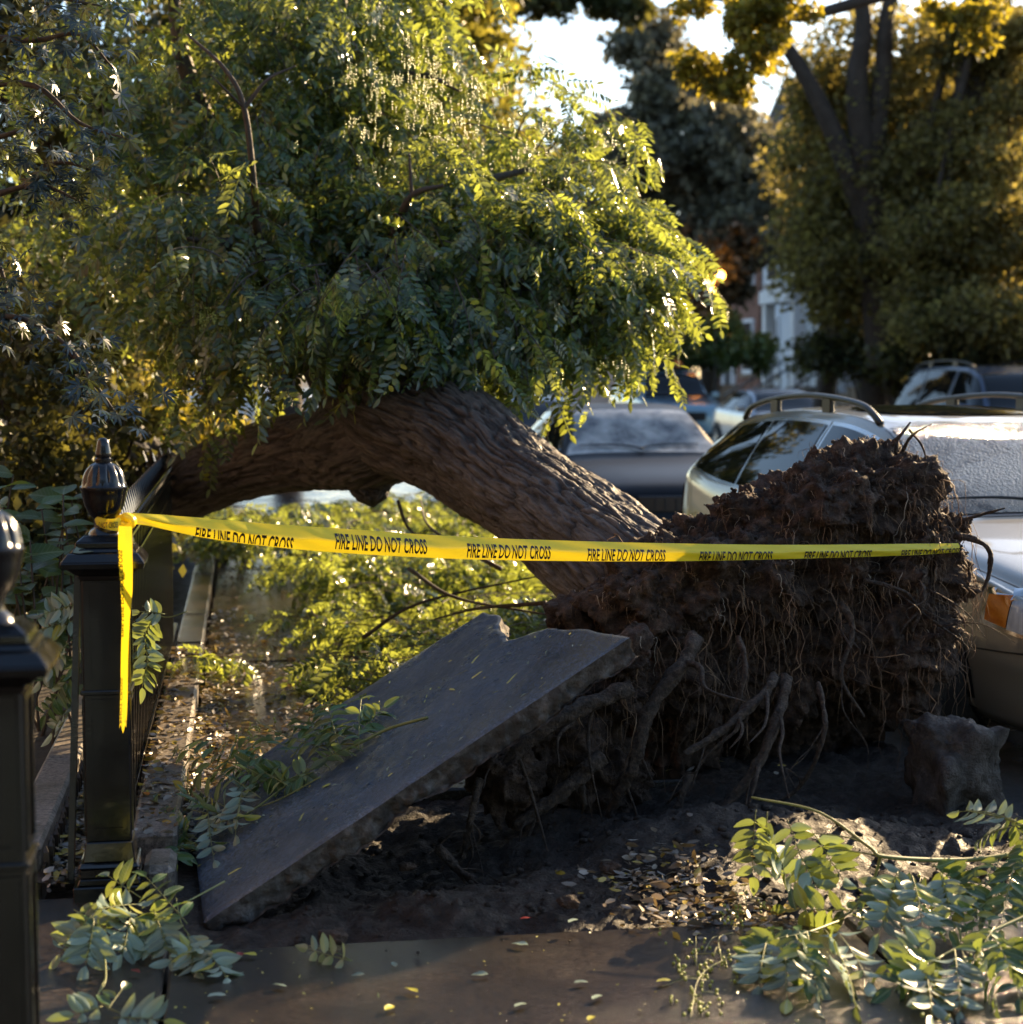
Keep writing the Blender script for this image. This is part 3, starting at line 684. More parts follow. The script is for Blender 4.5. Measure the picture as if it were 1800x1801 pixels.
class Spray:
    def __init__(s): s.pos=[]; s.d=[]; s.n=[]; s.sc=[]; s.tw=Big()
    def add(s, base, dr, L, nl, droop, ls, r, twig=True, rad=.004):
        base = np.array(base, float); dr = np.array(dr,float); dr /= np.linalg.norm(dr)
        ts = np.linspace(0,1,7); P = base + dr*(L*ts)[:,None] + np.array([0,0,-1])*(droop*L*ts**2)[:,None]
        if twig:
            Vv,F,_ = tube(P, [rad, rad*.7, rad*.3], 3, 7, None, cap=False); s.tw.add(Vv,F)
        for k in range(nl):
            t = .15+.85*(k+.5)/nl
            p = base + dr*L*t + np.array([0,0,-1])*droop*L*t*t
            tan = dr + np.array([0,0,-1])*2*droop*t; tan /= np.linalg.norm(tan)
            side = np.cross(tan,[0,0,1.0]); side /= np.linalg.norm(side)+1e-6
            sg = 1 if k%2 else -1
            d = tan*r.uniform(.2,.7) + side*sg*r.uniform(.5,1.0) + np.array([0,0,-1])*r.uniform(.1,1.0) + r.normal(0,.2,3)
            nn = np.array([0,0,1.0]) + r.normal(0,.65,3) + np.array([0,-.35,0])
            s.pos.append(p); s.d.append(d); s.n.append(nn); s.sc.append(ls*r.uniform(.6,1.3))
    def build(s, name, mat, parent, twname=None, twmat=None):
        pos=np.array(s.pos); d=np.array(s.d); n=np.array(s.n); sc=np.array(s.sc); b=Big(); R_=axes(d,n)
        q = np.arange(len(pos))%len(TPL)
        for k,(tv,tf) in enumerate(TPL):
            m = q==k; place(b,tv,tf,R_[m],pos[m],sc[m])
        o = b.build(name, mat, parent, smooth=False); tag(o, kind='stuff')
        if twname and s.tw.n:
            o2 = s.tw.build(twname, twmat or MAT['twig'], parent); tag(o2, kind='stuff')
        return o
r5 = np.random.default_rng(5)
sp = Spray()
# lobes of the crown: px, py, depth, radii, number of sprays, leaf size
LOBES = [(520,280,9.6,(1.15,.9,.8),250,.22),(550,80,9.8,(.72,.9,.65),130,.22),(540,-70,10.0,(.8,.9,.5),70,.24),(330,190,9.4,(1.0,.8,.85),110,.22),
 (780,320,9.3,(.52,.7,.50),115,.21),(910,410,9.0,(.52,.6,.36),115,.20),(1005,440,8.9,(.34,.5,.22),44,.19),(950,490,9.0,(.40,.5,.20),48,.19),(760,430,8.7,(.72,.5,.26),120,.21),
 (520,415,8.4,(.68,.5,.30),85,.21),(390,375,8.2,(.45,.4,.28),44,.21),(870,495,8.9,(.48,.5,.20),56,.19),(940,170,9.6,(.18,.3,.30),15,.18),(1000,250,9.6,(.12,.3,.16),8,.17),(1060,370,9.3,(.14,.3,.18),14,.18),(810,220,9.7,(.20,.4,.26),22,.20),
 (190,390,10.6,(.9,.8,.5),50,.22),(340,600,9.0,(.25,.3,.08),8,.2),(1105,460,9.0,(.14,.3,.11),10,.17),(730,30,10.2,(.22,.5,.40),22,.22)]
for (x,y,dd,rad,n,ls) in LOBES:
    c = np.array(Wp(x,y,dd))
    for k in range(n):
        q = r5.normal(0,1,3); q /= np.linalg.norm(q); q *= r5.random()**.45
        p = c + q*np.array(rad)
        if fbm(p[None,:]*1.9,2,91)[0] < -.22: continue
        dr = q*.8 + r5.normal(0,.5,3) + np.array([.15,-.35,-.05])
        sp.add(p, dr, r5.uniform(.25,.5), r5.integers(7,11), r5.uniform(.3,.8), ls, r5)
# long shoots that break the outline of the crown
for (x,y,dd,dx,dy,dz,L,n) in ((1000,420,9.0,1,-.2,.25,.55,12),(1040,400,9.2,1,0,.5,.45,9),(960,300,9.4,.8,-.1,.7,.5,10),(900,270,9.6,.5,0,.8,.4,8),(1060,460,8.9,1,-.3,0,.5,11),(1050,520,8.9,1,-.2,-.1,.4,9),(980,560,8.7,.9,-.2,-.2,.4,9),(1080,480,8.8,1,0,.1,.45,10),(900,560,8.5,.5,-.5,-.2,.4,9),(1020,340,9.3,1,-.1,.4,.4,8),(850,540,8.4,.3,-.6,-.1,.45,9),(700,520,8.2,-.1,-.8,.0,.45,9),(560,500,8.0,-.4,-.8,0,.45,9),(430,470,8.0,-.6,-.6,0,.45,9),(980,470,8.7,.8,-.5,.1,.5,10),(900,350,9.0,.7,-.6,.2,.5,10),(780,250,9.1,.3,-.8,.2,.5,10),(600,230,9.0,-.1,-.9,.2,.5,10)):
    for k in range(3):
        p = np.array(Wp(x+r5.normal(0,18),y+r5.normal(0,18),dd+r5.normal(0,.15)))
        sp.add(p, np.array([dx,dy,dz])+r5.normal(0,.25,3), L*r5.uniform(.8,1.25), n, r5.uniform(.25,.5), .19, r5, True, .006)
# sprays that droop in front of the trunk and hang at the lower edge
for (x,y,dd,n) in ((600,580,8.1,14),(680,590,8.0,12),(760,600,8.1,12),(840,610,8.2,12),(930,600,8.4,12),(1010,610,8.6,10),(1070,620,8.7,8),(520,590,8.0,10),(440,600,8.2,8),(380,640,8.4,8),(640,560,7.9,10),(720,560,8.0,10)):
    for k in range(n):
        p = np.array(Wp(x+r5.normal(0,28), y+r5.normal(0,22)-85, dd+r5.normal(0,.2)))
        sp.add(p, np.array([r5.normal(0,.5),-.3,-.35]), r5.uniform(.18,.32), 6, r5.uniform(.5,1.0), .2, r5)
crown = sp.build('crown', MAT['leaf'], tree, 'twigs')
# branches seen among the leaves
BR = [([(480,500,8.6),(455,420,8.3),(447,330,8.1),(430,190,8.0),(395,120,8.0),(330,60,8.1)],[.028,.022,.017,.014,.010,.006]),
 ([(430,190,8.0),(470,140,8.0),(520,115,8.05)],[.011,.008,.004]),([(430,190,8.0),(395,155,7.95),(370,130,7.95)],[.008,.006,.003]),
 ([(640,560,8.8),(690,420,8.5),(725,345,8.3),(780,325,8.25)],[.04,.028,.018,.008]),([(725,345,8.3),(720,270,8.3)],[.011,.005]),
 ([(640,600,8.8),(760,520,8.6),(860,470,8.6),(960,440,8.7),(1100,430,8.8)],[.05,.04,.028,.018,.006]),([(860,470,8.6),(930,510,8.4),(1010,560,8.4)],[.018,.012,.004]),
 ([(530,520,9.4),(420,330,9.4),(330,130,9.5),(300,-40,9.6)],[.10,.07,.05,.03]),([(590,610,8.95),(600,380,9.5),(600,150,9.8),(600,-60,9.9)],[.12,.08,.05,.03]),
 ([(530,520,9.2),(470,465,8.9),(400,430,8.5),(330,420,8.3)],[.07,.05,.03,.012]),([(660,150,9.6),(740,130,9.5),(810,160,9.4)],[.03,.02,.006]),([(800,330,9.2),(920,300,9.4),(1030,270,9.6)],[.03,.018,.005])]
for pts, rad in BR: tube_obj('branch', [Wp(*q) for q in pts], rad, MAT['twig'], tree, 8, 30)
# strings of green seed pods
OCT = np.array([(0,0,-1),(1,0,0),(0,1,0),(-1,0,0),(0,-1,0),(0,0,1.0)]); OCTF = np.array([(0,2,1),(0,3,2),(0,4,3),(0,1,4),(5,1,2),(5,2,3),(5,3,4),(5,4,1)])
pb = Big()
for (x,y,dd,n,sx,sy) in ((690,130,8.6,34,60,40),(800,170,8.7,20,50,40),(400,560,7.9,28,50,30),(740,230,8.6,22,50,50),(480,540,7.9,16,40,30),(930,620,8.2,24,70,20),(1040,480,8.5,18,60,40),(620,300,8.6,20,80,60),(860,250,8.8,20,60,50),(560,590,7.9,16,50,25),(1050,260,9.4,12,25,25)):
    for k in range(n):
        p = np.array(Wp(x+r5.normal(0,sx), y+r5.normal(0,sy), dd+r5.normal(0,.15)))
        for j in range(r5.integers(2,8)):
            h = p + np.array([r5.normal(0,.035), r5.normal(0,.03), -r5.random()*.04])
            for q in range(r5.integers(2,6)):
                s = r5.uniform(.0035,.0052)
                pb.add(OCT*np.array([s,s,s*1.5]) + h + np.array([r5.normal(0,.002),0,-q*s*2.7]), OCTF)
o = pb.build('seed_pods', MAT['pod'], tree); tag(o, kind='stuff')
# the broken crown lying on the pavement behind the trunk
sp = Spray()
for (x,y,dd,rx,ry,n,zlo) in ((880,1040,8.6,.5,.8,140,.0),(800,1060,9.3,.5,1.0,105,.0),(680,1040,10.2,.25,1.0,18,.0),(640,895,14,1.1,1.2,110,.45),(780,885,14,.8,1.0,80,.5),(800,960,10.5,.8,1.0,150,.05),(720,950,12.0,.7,1.3,70,.05),(850,880,12.5,.7,1.2,90,.1),(780,1115,8.0,.40,.22,30,.0),(360,1080,8.6,.10,.5,10,.0),(700,890,11,.7,.6,60,.42),(540,885,13,.8,.6,70,.5)):
    c = np.array(Wp(x,y,dd))
    for k in range(n):
        p = c + np.array([r5.uniform(-rx,rx), r5.uniform(-ry,ry), 0]); p[2] = zlo*.6 + .03 + .20*r5.random()**1.8
        a = r5.uniform(0,2*PI)
        sp.add(p, [math.cos(a),math.sin(a),r5.uniform(-.1,.35)], r5.uniform(.2,.45), 6, r5.uniform(.15,.4), .2, r5)
sp.build('fallen_foliage', MAT['leaf'], tree, 'fallen_twigs')
for pts in ([(720,1000,8.8),(800,1050,8.2),(960,1080,7.6)],[(640,1120,8.6),(740,1060,8.5),(960,1010,8.3)],[(880,1000,8.2),(760,930,9.2),(740,880,10)],[(960,1060,7.6),(840,1070,8.0),(760,1090,8.1)],[(700,880,9),(720,930,9),(770,960,9)]):
    tube_obj('branch', [Wp(*q) for q in pts], [.012,.008,.004], MAT['twig'], tree, 6, 18)
# ------------------------------------------------------------------ the heaved paving slab
SA = Wp(357,1618,4.80); SB_ = Wp(1106,1118,5.05); SC_ = Wp(850,1074,6.25); SL = Gp(330,1425,0.0)
SA.z -= .005; SL.z = .03
def slab_pt(s, t): # s: low -> high, t: near -> far
    a = SA.lerp(SB_, s); b = SL.lerp(SC_, s); return a.lerp(b, t)
SN = ((SB_-SA).cross(SL-SA)).normalized()
if SN.z < 0: SN = -SN
def build_slab():
    ns, ntt = 150, 110; th = .072
    s_ = np.linspace(0,1,ns); t_ = np.linspace(0,1,ntt)
    P = np.zeros((ns,ntt,3))
    A,B,C,L = [np.array(p) for p in (SA,SB_,SC_,SL)]
    for j,t in enumerate(t_):
        # the broken upper edge has a bite out of it
        smax = 1.0 - .085*math.exp(-((t-.62)/.16)**2) + .012*math.sin(t*31)*math.exp(-((t-.6)/.3)**2)
        s = s_*smax
        a = A[None,:]*(1-s[:,None]) + B[None,:]*s[:,None]; b = L[None,:]*(1-s[:,None]) + C[None,:]*s[:,None]
        P[:,j] = a*(1-t)+b*t
    sn = np.array(SN)
    flat = P.reshape(-1,3)
    h = fbm(flat*7, 4, 4)*.0035 + fbm(flat*40, 3, 6)*.0012
    edge = np.minimum.reduce([np.repeat(s_[:,None],ntt,1), 1-np.repeat(s_[:,None],ntt,1), np.repeat(t_[None,:],ns,0)*.8, (1-np.repeat(t_[None,:],ns,0))*.8]).ravel()
    rnd = np.clip(1-edge/.012,0,1)
    h = h*(1-.7*rnd) - rnd**2*.006
    top = flat + sn*h[:,None]
    # bottom: rough broken underside
    bot = flat - sn*(th + fbm(flat*9,4,14)*.014 + np.abs(vnoise(flat*26,17))*.010)[:,None]
    faces = []
    idx = np.arange(ns*ntt).reshape(ns,ntt)
    ft = np.stack([idx[:-1,:-1],idx[1:,:-1],idx[1:,1:],idx[:-1,1:]],-1).reshape(-1,4)
    if Vector(np.cross(flat[idx[1,0]]-flat[idx[0,0]], flat[idx[0,1]]-flat[idx[0,0]])).dot(SN) < 0: ft = ft[:,::-1]
    t = empty('heaved_slab', (0,0,0)); tag(t, 'grey paving slab heaved up at an angle by the roots of the fallen tree', 'paving slab')
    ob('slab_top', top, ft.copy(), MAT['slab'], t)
    ring = np.concatenate([idx[:,0], idx[-1,1:], idx[-2::-1,-1], idx[0,-2:0:-1]])
    lay = 9; RV = []
    for k in range(lay):
        f = k/(lay-1); base = top[ring]*(1-f) + bot[ring]*f
        cen = flat.mean(0); out = base-cen; out -= sn*np.outer(out@sn, np.ones(3))*0 if False else 0
        out = out - np.outer(out@sn, sn); out /= np.linalg.norm(out,axis=1)[:,None]
        amp = math.sin(PI*min(1,f*1.1))**.6 if f > 0 else 0
        dd = min(1,f*2.2)*(fbm(base*14,4,24)*.012 + fbm(base*45,3,27)*.010 - .008) - .03*max(0,f-.6)
        RV.append(base + out*dd[:,None])
    RV = np.vstack(RV); m = len(ring)
    i = np.arange(lay-1)[:,None]*m; k = np.arange(m)[None,:]; k2 = (k+1)%m
    ff = np.stack([i+k, i+m+k, i+m+k2, i+k2],-1).reshape(-1,4)
    ob('broken_edge', RV, ff, MAT['concrete_broken'], t)
    ob('underside', bot, ft[:,::-1].copy(), MAT['concrete_broken'], t)
    return t
slab = build_slab()
def slab_at(px, py, lift=0.0):
    s, t = .5, .5
    def pj(s,t):
        p = slab_pt(s,t); dz = p.z-CAMH; f = p.y*math.cos(TH)-dz*math.sin(TH); u = p.y*math.sin(TH)+dz*math.cos(TH)
        return 900+FPX*p.x/f, 900-FPX*u/f
    for k in range(12):
        x0,y0 = pj(s,t); xs,ys = pj(s+.001,t); xt,yt = pj(s,t+.001)
        a,b,c_,d_ = (xs-x0)/.001,(xt-x0)/.001,(ys-y0)/.001,(yt-y0)/.001; det = a*d_-b*c_
        if abs(det) < 1: break
        ex,ey = px-x0, py-y0; s = min(1.3,max(-.35,s+(d_*ex-b*ey)/det)); t = min(1.4,max(-.4,t+(-c_*ex+a*ey)/det))
    p = slab_pt(s,t) + SN*lift; p.z = max(p.z, .02+lift*.6); return p
def slab_plane(px, py, lift=0.0):
    """the point of the slab's face on a line of sight"""
    o = Vector((0,0,CAMH)); d = (Wp(px,py,5.0)-o)
    n = SN; t = (SA-o).dot(n)/d.dot(n)
    return o + d*t + n*lift
# bits of bark, stalks and petals stuck on the slab
db = Big(); r6 = np.random.default_rng(6)
for k in range(70):
    s,t = r6.random(), r6.random(); p = np.array(slab_pt(s,t)) + np.array(SN)*.004
    L = r6.uniform(.008,.03) if r6.random() < .3 else r6.uniform(.003,.010); w = r6.uniform(.0012,.0036)
    a = r6.uniform(0,2*PI); d = np.array((SB_-SA).normalized())*math.cos(a)+np.array((SL-SA).normalized())*math.sin(a); sd = np.cross(np.array(SN), d)
    v = [p-d*L-sd*w, p-d*L+sd*w+np.array(SN)*.002, p+d*L*.2+sd*w*1.6+np.array(SN)*.004, p+d*L+np.array(SN)*.003]
    db.add(np.array(v), np.array([(0,1,2,3)]))
o = db.build('leaf_crumbs', MAT['litter_yellow'], slab); tag(o, kind='stuff')
db = Big()
for k in range(70):
    p = np.array(slab_pt(r6.random(), r6.random())) + np.array(SN)*.005; L = r6.uniform(.006,.016); a = r6.uniform(0,2*PI)
    d = np.array((SB_-SA).normalized())*math.cos(a)+np.array((SL-SA).normalized())*math.sin(a); sd = np.cross(np.array(SN), d); w = L*.28
    db.add(np.array([p-d*L, p-sd*w+np.array(SN)*.003, p+d*L, p+sd*w+np.array(SN)*.003]), np.array([(0,1,2,3)]))
o = db.build('petals', MAT['litter_pale'], slab); tag(o, kind='stuff')
# ------------------------------------------------------------------ caution tape
def tapeY(px): return 1.0/(.1832*(1-.000181*(px-706)))
TP = [(222,911,.030,.5),(262,914,.034,.5),(350,927,.058,.5),(450,939,.068,.5),(600,951,.077,.5),(800,963,.074,.5),(1000,969,.069,.5),(1200,971.5,.062,.5),(1400,970.5,.051,.5),(1600,966.5,.044,.5),(1690,963,.034,.5)]
C0 = np.array([list(Wp(x,y,tapeY(x)-.02)) for x,y,_,_ in TP]); W0 = np.array([w for *_,w,_ in TP])
NSG = 360
CT = catmull(C0, NSG); u_ = np.linspace(0,len(TP)-1,NSG); WT = np.interp(u_, np.arange(len(TP)), W0)
sl_ = np.concatenate([[0],np.cumsum(np.linalg.norm(np.diff(CT,axis=0),axis=1))]); TLEN = sl_[-1]
def tape_pt(s, t, off=0.0):
    """s metres along the tape, t 0 (lower edge) .. 1 (upper edge)"""
    i = np.clip(np.searchsorted(sl_, s)-1, 0, NSG-2); f = (s-sl_[i])/(sl_[i+1]-sl_[i])
    c = CT[i]*(1-f)+CT[i+1]*f; w = WT[i]*(1-f)+WT[i+1]*f
    tg = CT[i+1]-CT[i]; tg /= np.linalg.norm(tg)
    nrm = np.cross([0,0,1.0], tg); nrm = -nrm if nrm[1] > 0 else nrm; nrm /= np.linalg.norm(nrm)
    x = t-.5
    # the strip is creased along its middle: upper half leans back, lower half is tucked under
    roll = .30+.12*math.sin(s*3.1)
    back = w*(.62*max(0,x-.02)*1.0 + .35*max(0,-x-.05))
    wr = .0018*math.sin(s*47+t*5)*max(0,1-s/.9) + .0012*math.sin(s*23+t*9)
    return c + np.array([0,0,1.0])*w*x - nrm*(back) + nrm*(wr+off)
tp = empty('caution_tape', (0,0,0)); tag(tp, 'yellow fire line tape tied to the iron post and stretched across the roots', 'tape')
nt_ = 13; ss = np.linspace(0, TLEN*.9995, NSG); tt = np.linspace(0,1,nt_)
Vv = np.array([tape_pt(s,t) for s in ss for t in tt]); i = np.arange(NSG-1)[:,None]*nt_; k = np.arange(nt_-1)[None,:]
F = np.stack([i+k,i+nt_+k,i+nt_+k+1,i+k+1],-1).reshape(-1,4)
ob('strip', Vv, F, MAT['tape'], tp)
def text_mesh(txt):
    cu = bpy.data.curves.new('t','FONT'); cu.body = txt; cu.size = 1.0; cu.offset = .022; cu.resolution_u = 3; cu.space_character = 1.02
    to = bpy.data.objects.new('t', cu); COL.objects.link(to); dg = bpy.context.evaluated_depsgraph_get()
    me = bpy.data.meshes.new_from_object(to.evaluated_get(dg)); bpy.data.objects.remove(to); return me
TXT = text_mesh('FIRE LINE DO NOT CROSS')
tco = np.array([v.co[:] for v in TXT.vertices]); tx0, tx1 = tco[:,0].min(), tco[:,0].max(); ty1 = tco[:,1].max()
def s_of_px(px):
    return float(np.interp(px, [900+FPX*c[0]/(c[1]*math.cos(TH)-(c[2]-CAMH)*math.sin(TH)) for c in CT], sl_))
def lettering(name, s0, s1, t0, t1, parent, fn, cut=.03):
    bm = bmesh.new(); bm.from_mesh(TXT)
    for v in bm.verts:
        v.co = Vector(((v.co.x-tx0)/(tx1-tx0), v.co.y/ty1, 0))
    for yy in np.linspace(0,1,9):
        bmesh.ops.bisect_plane(bm, geom=bm.verts[:]+bm.edges[:]+bm.faces[:], plane_co=(0,yy,0), plane_no=(0,1,0))
    yc = (cut-t0)/(t1-t0)
    if yc > -.05: bmesh.ops.bisect_plane(bm, geom=bm.verts[:]+bm.edges[:]+bm.faces[:], plane_co=(0,yc,0), plane_no=(0,-1,0), clear_outer=True)
    for v in bm.verts: v.co = Vector(fn(s0+(s1-s0)*v.co.x, t0+(t1-t0)*v.co.y))
    me = bpy.data.meshes.new(name); bm.to_mesh(me); bm.free()
    return obj(name, me, MAT['ink'], parent)
for (a,b,t0,t1) in ((345,517,-.22,.50),(591,752,.17,.80),(823,970,.10,.73),(1035,1172,.01,.66),(1232,1360,-.10,.58),(1417,1534,-.15,.55),(1587,1690,-.22,.50)):
    lettering('lettering', s_of_px(a), s_of_px(b), t0, t1, tp, lambda s,t: tape_pt(s,t,.0012))
# turns round the neck of the post
nk = S(0,0,0); n = 40; loops = []
for turn,(z0,rr,wd) in enumerate(((1.098,.044,.030),(1.106,.047,.026))):
    v = []
    for k in range(n+1):
        a = 2*PI*k/n; 
        for t in (0,.5,1): v.append((nk.x+(rr+.004*math.sin(3*a+turn)+(.003 if t==.5 else 0))*math.cos(a), nk.y+(rr+.004*math.sin(3*a+turn))*math.sin(a), z0+wd*(t-.5)+.006*math.sin(a*2+turn)))
    f = [(3*k+j,3*k+3+j,3*k+4+j,3*k+1+j) for k in range(n) for j in range(2)]
    ob('neck_wrap', v, f, MAT['tape'], tp)
def wrapfn(s,t):
    a = -PI*.5-.75+s*1.3; r_ = .0505+.004*math.sin(3*a); return (nk.x+r_*math.cos(a), nk.y+r_*math.sin(a), 1.085+.028*t)
lettering('lettering', -.55, 1.1, .1, .7, tp, wrapfn)
KN = Wp(226,915,4.93)
kv, kf, _ = tube([KN+Vector((-.018,.01,.006)),KN+Vector((-.004,-.012,.012)),KN+Vector((.012,-.012,0)),KN+Vector((.004,-.01,-.014)),KN+Vector((-.012,-.004,-.006)),KN+Vector((.004,.004,.008))],[.008,.012,.012,.011,.010,.006],10,40, lambda s,a,r: .0025*np.sin(a*4+s*60), cap=False)
ob('knot', kv, kf, MAT['tape'], tp)
TA = [(220,925,.045),(220,960,.052),(221,1000,.056),(222,1040,.055),(221,1090,.040),(219,1150,.036),(218,1220,.031),(216,1282,.024)]
TAc = catmull([Wp(x,y,4.86-.02*math.sin(i)) for i,(x,y,_) in enumerate(TA)], 80); TAw = np.interp(np.linspace(0,len(TA)-1,80), range(len(TA)), [w for *_,w in TA])
tl = np.concatenate([[0],np.cumsum(np.linalg.norm(np.diff(TAc,axis=0),axis=1))])
def tail_pt(s, t, off=0):
    i = int(np.clip(np.searchsorted(tl,s)-1,0,78)); f = (s-tl[i])/(tl[i+1]-tl[i]); c = TAc[i]*(1-f)+TAc[i+1]*f; w = TAw[i]*(1-f)+TAw[i+1]*f
    x = t-.5; tw = .5+.5*math.sin(s*5)
    return c + np.array([w*x*math.cos(tw*.8), -w*x*math.sin(tw*.8)*.8 + .10*w*abs(x) - off, .012*math.sin(t*9)*(1 if s>tl[-1]*.97 else 0)])
Vv = np.array([tail_pt(s,t) for s in np.linspace(0,tl[-1],80) for t in np.linspace(0,1,9)]); i = np.arange(79)[:,None]*9; k = np.arange(8)[None,:]
ob('tail', Vv, np.stack([i+k,i+9+k,i+9+k+1,i+k+1],-1).reshape(-1,4), MAT['tape'], tp)
lettering('lettering', .33, .07, .0, .30, tp, lambda s,t: tail_pt(s, t, .0012), cut=.0)
lettering('lettering', .70, .45, .0, .30, tp, lambda s,t: tail_pt(min(s,tl[-1]*.99), t, .0012), cut=.0)
# ------------------------------------------------------------------ cars
def pchip(xs, ys, q):
    xs = np.asarray(xs,float); ys = np.asarray(ys,float); h = np.diff(xs); d = np.diff(ys)/h
    m = np.zeros(len(xs)); m[0], m[-1] = d[0], d[-1]
    for i in range(1,len(xs)-1):
        if d[i-1]*d[i] > 0:
            w1 = 2*h[i]+h[i-1]; w2 = h[i]+2*h[i-1]; m[i] = (w1+w2)/(w1/d[i-1]+w2/d[i])
    q = np.clip(np.asarray(q,float), xs[0], xs[-1]); i = np.clip(np.searchsorted(xs,q)-1,0,len(xs)-2); t = (q-xs[i])/h[i]
    return (1+2*t)*(1-t)**2*ys[i] + t*(1-t)**2*h[i]*m[i] + t*t*(3-2*t)*ys[i+1] + t*t*(t-1)*h[i]*m[i+1]
CARS = {
 'wagon': dict(L=4.83, top=[(0,.60),(.05,.70),(.2,.79),(.6,.885),(1.25,.985),(1.33,1.0),(2.05,1.415),(2.5,1.475),(3.2,1.49),(3.9,1.455),(4.35,1.40),(4.5,1.36),(4.66,1.08),(4.74,1.0),(4.8,.85),(4.83,.55)],
   belt=[(0,.62),(.3,.74),(1.25,.92),(2.5,.955),(3.8,1.0),(4.5,1.05),(4.83,1.0)], w=[(0,.60),(.04,.70),(.15,.79),(.5,.885),(1.0,.925),(2.4,.935),(3.9,.925),(4.4,.895),(4.7,.83),(4.83,.70)],
   wr=[(0,.5),(1.25,.76),(2.05,.63),(2.6,.625),(3.8,.605),(4.5,.565),(4.83,.5)], ws=(1.36,2.03), win=[(1.55,2.62),(2.70,3.52),(3.57,4.44)], wheels=(.93,3.72), rail=True, roofglass=(2.25,3.0), rear=(4.52,4.65)),
 'sedan': dict(L=4.3, top=[(0,.58),(.05,.68),(.25,.78),(.7,.87),(1.15,.93),(1.2,.945),(1.95,1.34),(2.4,1.395),(2.9,1.385),(3.4,1.28),(3.9,1.02),(4.2,.97),(4.28,.85),(4.3,.5)],
   belt=[(0,.62),(1.2,.88),(2.4,.92),(3.6,.95),(4.3,.9)], w=[(0,.58),(.04,.68),(.2,.79),(.5,.85),(1.0,.88),(3.4,.88),(4.0,.84),(4.3,.68)],
   wr=[(0,.5),(1.15,.72),(1.95,.585),(2.5,.58),(3.4,.56),(4.3,.5)], ws=(1.24,1.92), win=[(1.45,2.42),(2.5,3.3)], wheels=(.85,3.45), rail=False, roofglass=None, rear=(3.35,3.85)),
 'suv': dict(L=4.9, top=[(0,.75),(.05,.92),(.2,1.02),(.7,1.09),(1.25,1.14),(1.3,1.15),(1.95,1.70),(2.4,1.80),(3.2,1.82),(4.2,1.78),(4.6,1.70),(4.75,1.2),(4.85,1.0),(4.9,.6)],
   belt=[(0,.8),(1.3,1.08),(2.4,1.12),(4.5,1.16),(4.9,1.1)], w=[(0,.66),(.04,.76),(.2,.88),(.5,.95),(4.2,.97),(4.7,.92),(4.9,.8)],
   wr=[(0,.6),(1.25,.80),(1.95,.69),(2.6,.69),(4.2,.67),(4.6,.64),(4.9,.55)], ws=(1.34,1.92), win=[(1.5,2.5),(2.62,3.55),(3.65,4.55)], wheels=(.95,3.85), rail=True, roofglass=None, rear=(4.62,4.74)),
}
class CarShape:
    def __init__(s, spec):
        s.s = spec; s.cache = {}
    def f(s, k, x): xs, ys = zip(*s.s[k]); return float(pchip(xs, ys, [x])[0])
    def section(s, x):
        x = round(x,4)
        if x in s.cache: return s.cache[x]
        w, top, belt, wr = s.f('w',x), s.f('top',x), s.f('belt',x), s.f('wr',x)
        ze = top-.055; green = top-belt
        g = min(1.0, max(0.0, (green-.06)/.14))
        we = (w*.90)*(1-g) + wr*g
        zb = min(belt, ze-.02)
        mid = .22+(zb-.22)*.55
        ctl = [(w*.80,.17),(w*.955,.25),(w*.992,.42),(w*1.0,mid),(w*.985,mid+(zb-mid)*.6),(w*.955,zb),((w*.955*.52+we*.48)+.012*g, zb*.5+ze*.5),(we,ze),(we*.90,top-.022),(we*.62,top-.006),(we*.3,top-.001),(0,top)]
        P = catmull([(a,b,0) for a,b in ctl], 67)[:,:2]
        s.cache[x] = (P, 42)      # index 42 of 66 = control 7 (roof edge)
        return s.cache[x]
    def yside(s, x, z):
        P, e = s.section(x); zz = np.maximum.accumulate(P[:e+1,1]); return float(np.interp(z, zz, P[:e+1,0]))
    def ztop(s, x, y):
        P, e = s.section(x); q = P[e:][::-1]; return float(np.interp(abs(y), np.maximum.accumulate(q[:,0]), q[:,1]))
